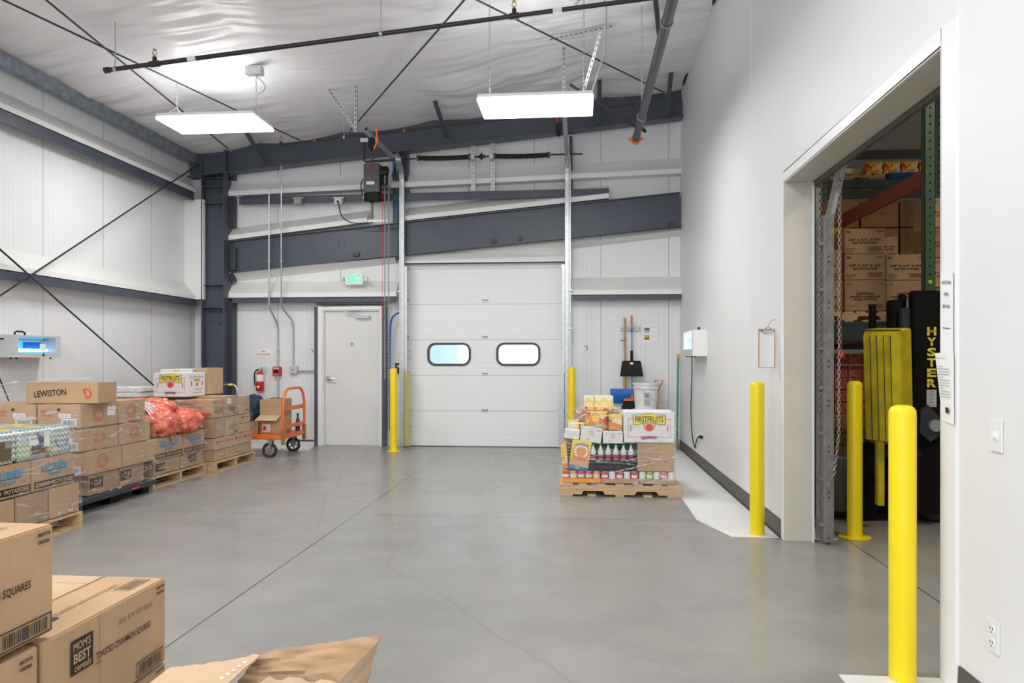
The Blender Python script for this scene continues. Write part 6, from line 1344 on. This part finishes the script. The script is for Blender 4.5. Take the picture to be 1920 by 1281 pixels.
# racks
def upright(mb, x, y, z0, z1, w=.09, d=.075, mat='rackgreen'):
    mb.box((x-w/2, y-d/2, z0), (x+w/2, y-d/2+.004, z1), mat).box((x-w/2, y-d/2, z0), (x-w/2+.004, y+d/2, z1), mat).box((x+w/2-.004, y-d/2, z0), (x+w/2, y+d/2, z1), mat)
    n = int((z1-z0)/.076)
    for k in range(n): z = z0+.05+k*.076; mb.box((x-.008, y-d/2-.001, z), (x+.008, y-d/2+.001, z+.02), 'black')
t = thing('pallet_rack', 'green and dark red pallet rack just inside the warehouse opening', 'pallet rack', (2.8, 8.3, 0))
m = MB(); upright(m, 3.19, 7.08, 0, 5.0); m.cyl((3.19, 7.04, 2.12), (3.19, 7.036, 2.12), .017, 'yelprint', 12).cyl((3.19, 7.037, 2.12), (3.19, 7.034, 2.12), .005, 'black', 8); m.build('upright', t)
m = MB(); upright(m, 2.16, 7.08, 0, 5.0); m.build('upright', t)
m = MB(); upright(m, 3.19, 10.0, 0, 5.0); m.build('upright', t)
m = MB(); upright(m, 2.2, 10.0, 0, 5.0); m.build('upright', t)
for (a, b) in (((3.15, 7.09, 4.2), (2.22, 7.09, 3.2)), ):
    MB().bar(a, b, .03, .03, 'rackgreen', (0, 1, 0)).build('diagonal_brace', t)
m = MB()
for z in (3.02, 1.60):
    for x in (3.19, 2.2):
        b = MB().box((x-.02, 7.12, z), (x+.025, 9.96, z+.15), 'rackred').box((x+.02, 7.12, z+.11), (x+.03, 9.96, z+.15), 'rackred'); b.build('load_beam', t)
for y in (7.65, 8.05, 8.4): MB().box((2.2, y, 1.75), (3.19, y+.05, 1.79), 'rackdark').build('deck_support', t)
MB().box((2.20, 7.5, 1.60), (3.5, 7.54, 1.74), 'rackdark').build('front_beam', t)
def shelf_pallet(label, x0, y0, x1, y1, z, h=.105):
    o = pallet(label, x0, y0, x1, y1, 'x', h=h); o.location.z = z; return o
shelf_pallet('wooden pallet on the rack under the boxes of frozen potatoes', 2.30, 7.66, 3.09, 8.55, 1.79)
IQ = [('t', 'S66', .10, .87, .11, .09, I, .02), ('t', '82350', .87, .87, .14, .06, 'ink2', .02), ('t', '3/8" X 3/4" X 3/4"', .5, .55, .78, .09, I, .03), ('t', 'IQF POTATOES', .5, .42, .60, .10, I, .03), ('b', .56, .10, .93, .27, 'ink2'), ('r', .05, .20, .28, .215, 'ink2'), ('r', .05, .14, .26, .155, 'ink2'), ('r', .05, .08, .2, .095, 'ink2')]
LW = [('t', '12946', .12, .87, .13, .06, 'ink2', .02), ('t', '6/5 LBS  NET WT', .84, .88, .26, .03, 'ink2'), ('t', 'LambWeston', .5, .57, .42, .11, I, .01), ('t', 'ROASTED CONCERTINAS', .5, .46, .72, .06, I, .03), ('t', 'FROZEN POTATOES', .5, .37, .56, .06, I, .03), ('b', .57, .08, .94, .22, 'ink2'), ('r', .05, .16, .26, .172, 'ink2')]
W0, DD = .395, .30
carton('topmost IQF POTATOES box on the rack pallet', (2.665, 7.70, 2.475), (3.055, 8.0, 2.73), 'kraft2', {'F': IQ}, group=None)
carton('IQF POTATOES box directly under the topmost one', (2.665, 7.69, 2.212), (3.058, 8.0, 2.472), 'kraft2', {'F': IQ})
carton('IQF POTATOES box right of the middle one, partly behind the green upright', (3.065, 7.70, 2.205), (3.46, 8.0, 2.465), 'kraft2', {'F': IQ})
carton('IQF POTATOES box set back beside the topmost box', (3.09, 8.08, 2.47), (3.34, 8.40, 2.70), 'kraft2', {'F': IQ})
carton('frozen roasted potatoes box in the bottom row, middle', (2.66, 7.68, 1.90), (3.055, 8.0, 2.209), 'kraft2', {'F': LW})
carton('frozen roasted potatoes box in the bottom row, behind the forklift mast', (3.062, 7.70, 1.90), (3.455, 8.0, 2.203), 'kraft2', {'F': LW})
carton('frozen roasted potatoes box in the bottom row, behind the door track', (2.26, 7.70, 1.90), (2.652, 8.0, 2.212), 'kraft2', {'F': LW})
carton('roasted potatoes box behind the hanging chain, second row up on the rack pallet', (2.25, 7.71, 2.215), (2.64, 8.0, 2.52), 'kraft2', {'F': LW})
carton('brown box deeper on the rack left of the topmost potatoes box', (2.45, 8.1, 2.45), (2.85, 8.6, 2.72), 'kraftdk', {'F': LW})
shelf_pallet('wooden pallet behind the green upright under the wrapped brown boxes', 3.50, 7.7, 4.4, 8.5, 1.72)
for k, z in enumerate((1.83, 2.13, 2.43, 2.73)):
    carton('brown box right of the green upright, %s of its column' % ('lowest', 'second', 'third', 'topmost')[k], (3.50, 7.72+.0*k, z), (3.95, 8.1, z+.295), 'kraft3' if k % 2 else 'kraft2', {'F': [('t', 'ROASTED', .30, .5, .4, .08, 'ink2', .02), ('t', 'FROZEN', .3, .38, .35, .08, 'ink2', .02), ('t', 'S66', .12, .87, .12, .07, 'ink2')]})
t = thing('pallet_rack', 'green rack frame at the right edge of the opening', 'pallet rack', (3.6, 8.6, 0))
m = MB(); upright(m, 3.98, 8.62, 3.05, 5.6, .10); m.build('upright', t)
MB().bar((3.98, 8.6, 4.3), (4.8, 8.6, 4.3), .04, .04, 'rackgreen').build('brace', t); MB().bar((3.98, 8.6, 3.95), (4.6, 8.6, 3.35), .04, .04, 'rackgreen', (0, 1, 0)).build('brace', t)
# far rack with stock
t = thing('pallet_rack', 'dark rack farther back carrying pallets of cereal cartons', 'pallet rack', (4.2, 10.6, 0))
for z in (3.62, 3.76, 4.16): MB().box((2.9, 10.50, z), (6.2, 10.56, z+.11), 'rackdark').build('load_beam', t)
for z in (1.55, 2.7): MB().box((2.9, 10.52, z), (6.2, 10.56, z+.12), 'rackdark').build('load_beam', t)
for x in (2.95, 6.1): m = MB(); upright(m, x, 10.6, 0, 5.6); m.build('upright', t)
shelf_pallet('wooden pallet on the high far beam, left', 3.05, 10.62, 4.22, 11.6, 3.875, .10)
t = thing('plastic_pallet', 'blue pallet on the high far beam under the cereal cartons', 'pallet', (4.85, 11, 3.875)); MB().box((4.26, 10.58, 3.876), (5.6, 11.6, 3.98), 'blue').build('deck', t, .01)
for k in range(7):
    x = 3.98+k*.235
    carton('bright yellow cereal carton on the high far beam, %s from the left' % ('first', 'second', 'third', 'fourth', 'fifth', 'sixth', 'last')[k], (x, 10.66, 3.985), (x+.225, 10.95, 4.155), 'food', name='cereal_carton', cat='carton', group='cereal cartons on the high far beam')
for k in range(3): carton('bright cereal carton of the upper far layer, %s from the left' % ('first', 'second', 'third')[k], (4.75+k*.36, 10.7, 4.28), (5.08+k*.36, 11.0, 4.45+.03*k), 'food', name='cereal_carton', cat='carton', group='cereal cartons on the top far layer')
blob('red and green netted sack pile on the high far pallet', 'sack', 'sack', (3.62, 10.95, 4.04), (.42, .25, .07), 'tissue2', 5)
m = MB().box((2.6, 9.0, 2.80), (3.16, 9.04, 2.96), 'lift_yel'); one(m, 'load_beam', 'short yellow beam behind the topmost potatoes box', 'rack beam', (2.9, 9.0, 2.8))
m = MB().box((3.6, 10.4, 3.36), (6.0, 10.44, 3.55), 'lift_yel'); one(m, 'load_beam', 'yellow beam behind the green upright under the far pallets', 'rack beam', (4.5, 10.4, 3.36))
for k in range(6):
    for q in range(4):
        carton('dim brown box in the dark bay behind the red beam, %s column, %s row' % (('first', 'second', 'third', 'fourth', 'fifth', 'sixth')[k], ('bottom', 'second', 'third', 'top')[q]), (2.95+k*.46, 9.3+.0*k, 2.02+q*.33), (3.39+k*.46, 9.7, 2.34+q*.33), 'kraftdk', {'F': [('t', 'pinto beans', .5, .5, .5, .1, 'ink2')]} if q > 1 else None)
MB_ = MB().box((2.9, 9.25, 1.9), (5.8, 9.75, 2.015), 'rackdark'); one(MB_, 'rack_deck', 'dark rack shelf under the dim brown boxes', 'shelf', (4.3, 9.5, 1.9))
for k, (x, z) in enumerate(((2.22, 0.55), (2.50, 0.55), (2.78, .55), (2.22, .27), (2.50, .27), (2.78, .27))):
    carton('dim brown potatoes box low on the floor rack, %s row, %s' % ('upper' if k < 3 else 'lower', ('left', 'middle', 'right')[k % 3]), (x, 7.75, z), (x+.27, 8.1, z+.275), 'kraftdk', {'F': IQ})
shelf_pallet('wooden pallet on the floor under the low potatoes boxes', 2.15, 7.66, 3.1, 8.4, .16)
for r_ in range(5):
    for k in range(7):
        x = 2.2+k*.135; z = .86+r_*.125
        carton('red and white canned goods flat behind the bollard, row %s up, number %s across' % (('one', 'two', 'three', 'four', 'five')[r_], ('one', 'two', 'three', 'four', 'five', 'six', 'seven')[k]), (x, 7.8, z), (x+.13, 8.1, z+.115), 'cantray', name='canned_goods_flat', cat='food tray', group='stacked flats of canned goods in the dark bay', bevel=.002)
one(MB().box((2.18, 7.78, .83), (3.15, 8.12, .855), 'kraftdk'), 'cardboard_sheet', 'cardboard layer sheet under the red and white flats', 'sheet', (2.6, 7.9, .83))
# bin
t = thing('waste_bin', 'tall grey rectangular waste bin behind the inner bollard', 'waste bin', (2.40, 7.12, 0))
MB().lathe([(.13, 0), (.165, .50), (.175, .51), (.175, .53), (.16, .53), (.125, .02)], (2.40, 7.12, 0.0), 'binliner', 28).build('body', t)
# ---------------------------------------------------------------- forklift
t = thing('forklift', 'black lift truck with yellow letters down its mast, parked in the warehouse opening', 'forklift', (3.1, 6.9, 0))
def P(x, z, y=6.6): return Vector((x, y, z))
MB().box((2.835, 6.56, .10), (3.055, 6.66, 2.0), 'liftblack').build('mast_channel', t, .008)
MB().box((2.70, 6.66, .10), (2.79, 6.78, 1.93), 'liftblack').box((2.79, 6.70, .10), (2.84, 6.76, 1.98), 'liftblack').build('mast_channel', t, .006)
MB().box((2.755, 6.60, 1.45), (2.835, 6.66, 1.86), 'steel_dk').build('mast_shield', t, .01)
MB().cyl((2.60, 6.82, .2), (2.60, 6.82, 1.9), .03, 'liftblack', 12).build('lift_cylinder', t)
MB().box((3.0, 6.60, 1.86), (3.6, 6.66, 1.93), 'liftblack').build('mast_crossbar', t, .006)
MB().box((2.84, 6.62, 1.02), (3.6, 6.68, 1.06), 'steel_dk').box((2.5, 6.66, .62), (3.6, 6.74, .72), 'liftblack').box((2.5, 6.66, .25), (3.6, 6.74, .35), 'liftblack').build('carriage', t, .006)
X = frame((2.983, 6.558, 1.434), (1, 0, 0), (0, 0, 1)); m = MB()
for k, ch in enumerate('HYSTER'): m.text(ch, X @ Matrix.Translation((0, .22-k*.088, 0)), .075 if ch != 'I' else .02, .072, 'yelprint', .04)
for k in range(6): m.add([(-.05, .22-k*.088-.002, .0008), (.05, .22-k*.088-.002, .0008), (.05, .22-k*.088+.003, .0008), (-.05, .22-k*.088+.003, .0008)], [(0, 1, 2, 3)], 'liftblack', X)
m.build('lettering', t)
X = frame((2.982, 6.558, 1.085), (1, 0, 0), (0, 0, 1)); m = MB().add([(-.04, -.073, 0), (.04, -.073, 0), (.04, .073, 0), (-.04, .073, 0)], [(0, 1, 2, 3)], 'ltgrey', X)
for k in range(7): m.tube([tuple(X @ Vector((-.02+.01*q, .055-k*.016+.004*math.sin(q*.8), .001))) for q in range(5)], .0012, 'ink', 3)
m.text('hyster', X @ Matrix.Translation((.01, -.058, 0)), .05, .012, 'ink', 0, .001); m.build('capacity_plate', t)
m = MB().tube(arc((3.10, 6.72, .24), .165, 0, 360, 28, 'xz'), .065, 'rubber', 10).cyl((3.10, 6.66, .24), (3.10, 6.80, .24), .11, 'ltgrey', 24); m.build('wheel', t)
m = MB().prism([(2.87, 6.55, .98), (2.93, 6.55, 1.03), (3.02, 6.55, .93), (3.05, 6.55, .80), (2.95, 6.55, .72), (2.86, 6.55, .80)], (0, -.05, 0), 'steel_dk').cyl((3.02, 6.50, .86), (3.3, 6.50, .83), .035, 'grey', 12).cyl((2.98, 6.50, .86), (2.98, 6.47, .86), .05, 'grey', 16); m.build('tilt_link', t)
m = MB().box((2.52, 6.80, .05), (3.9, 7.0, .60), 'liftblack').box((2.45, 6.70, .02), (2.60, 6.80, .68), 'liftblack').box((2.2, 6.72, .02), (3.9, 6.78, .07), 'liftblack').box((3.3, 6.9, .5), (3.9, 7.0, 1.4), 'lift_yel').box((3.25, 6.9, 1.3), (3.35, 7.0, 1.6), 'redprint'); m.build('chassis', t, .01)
# yellow ribbed clamp pad
pad = []
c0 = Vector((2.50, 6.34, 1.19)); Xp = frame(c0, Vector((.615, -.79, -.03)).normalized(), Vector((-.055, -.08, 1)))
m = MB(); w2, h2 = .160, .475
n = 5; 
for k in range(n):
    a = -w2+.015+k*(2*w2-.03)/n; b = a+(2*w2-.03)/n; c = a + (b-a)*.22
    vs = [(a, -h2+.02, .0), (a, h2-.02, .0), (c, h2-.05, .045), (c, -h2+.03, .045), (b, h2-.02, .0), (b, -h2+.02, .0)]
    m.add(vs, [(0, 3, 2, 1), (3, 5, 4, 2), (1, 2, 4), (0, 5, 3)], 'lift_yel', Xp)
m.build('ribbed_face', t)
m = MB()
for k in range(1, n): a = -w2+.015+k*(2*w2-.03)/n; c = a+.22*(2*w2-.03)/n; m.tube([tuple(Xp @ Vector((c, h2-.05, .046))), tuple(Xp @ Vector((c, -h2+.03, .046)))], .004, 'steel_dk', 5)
m.build('rib_shade_lines', t)  # dark lines on the ridges stand in for the ribs' shading
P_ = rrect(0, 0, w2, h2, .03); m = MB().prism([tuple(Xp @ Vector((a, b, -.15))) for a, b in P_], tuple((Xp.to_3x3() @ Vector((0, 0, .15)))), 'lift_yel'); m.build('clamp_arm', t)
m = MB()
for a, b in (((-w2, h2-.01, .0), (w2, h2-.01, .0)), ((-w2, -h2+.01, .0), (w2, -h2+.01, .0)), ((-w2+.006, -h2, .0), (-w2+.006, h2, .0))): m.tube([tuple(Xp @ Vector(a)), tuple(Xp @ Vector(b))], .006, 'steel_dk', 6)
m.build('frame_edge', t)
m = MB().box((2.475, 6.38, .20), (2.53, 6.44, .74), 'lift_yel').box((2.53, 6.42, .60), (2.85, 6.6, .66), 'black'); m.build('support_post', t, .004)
# ================================================================ FINISH
for o in list(bpy.data.objects):
    for k in ('_o', '_zb'):
        if k in o: del o[k]
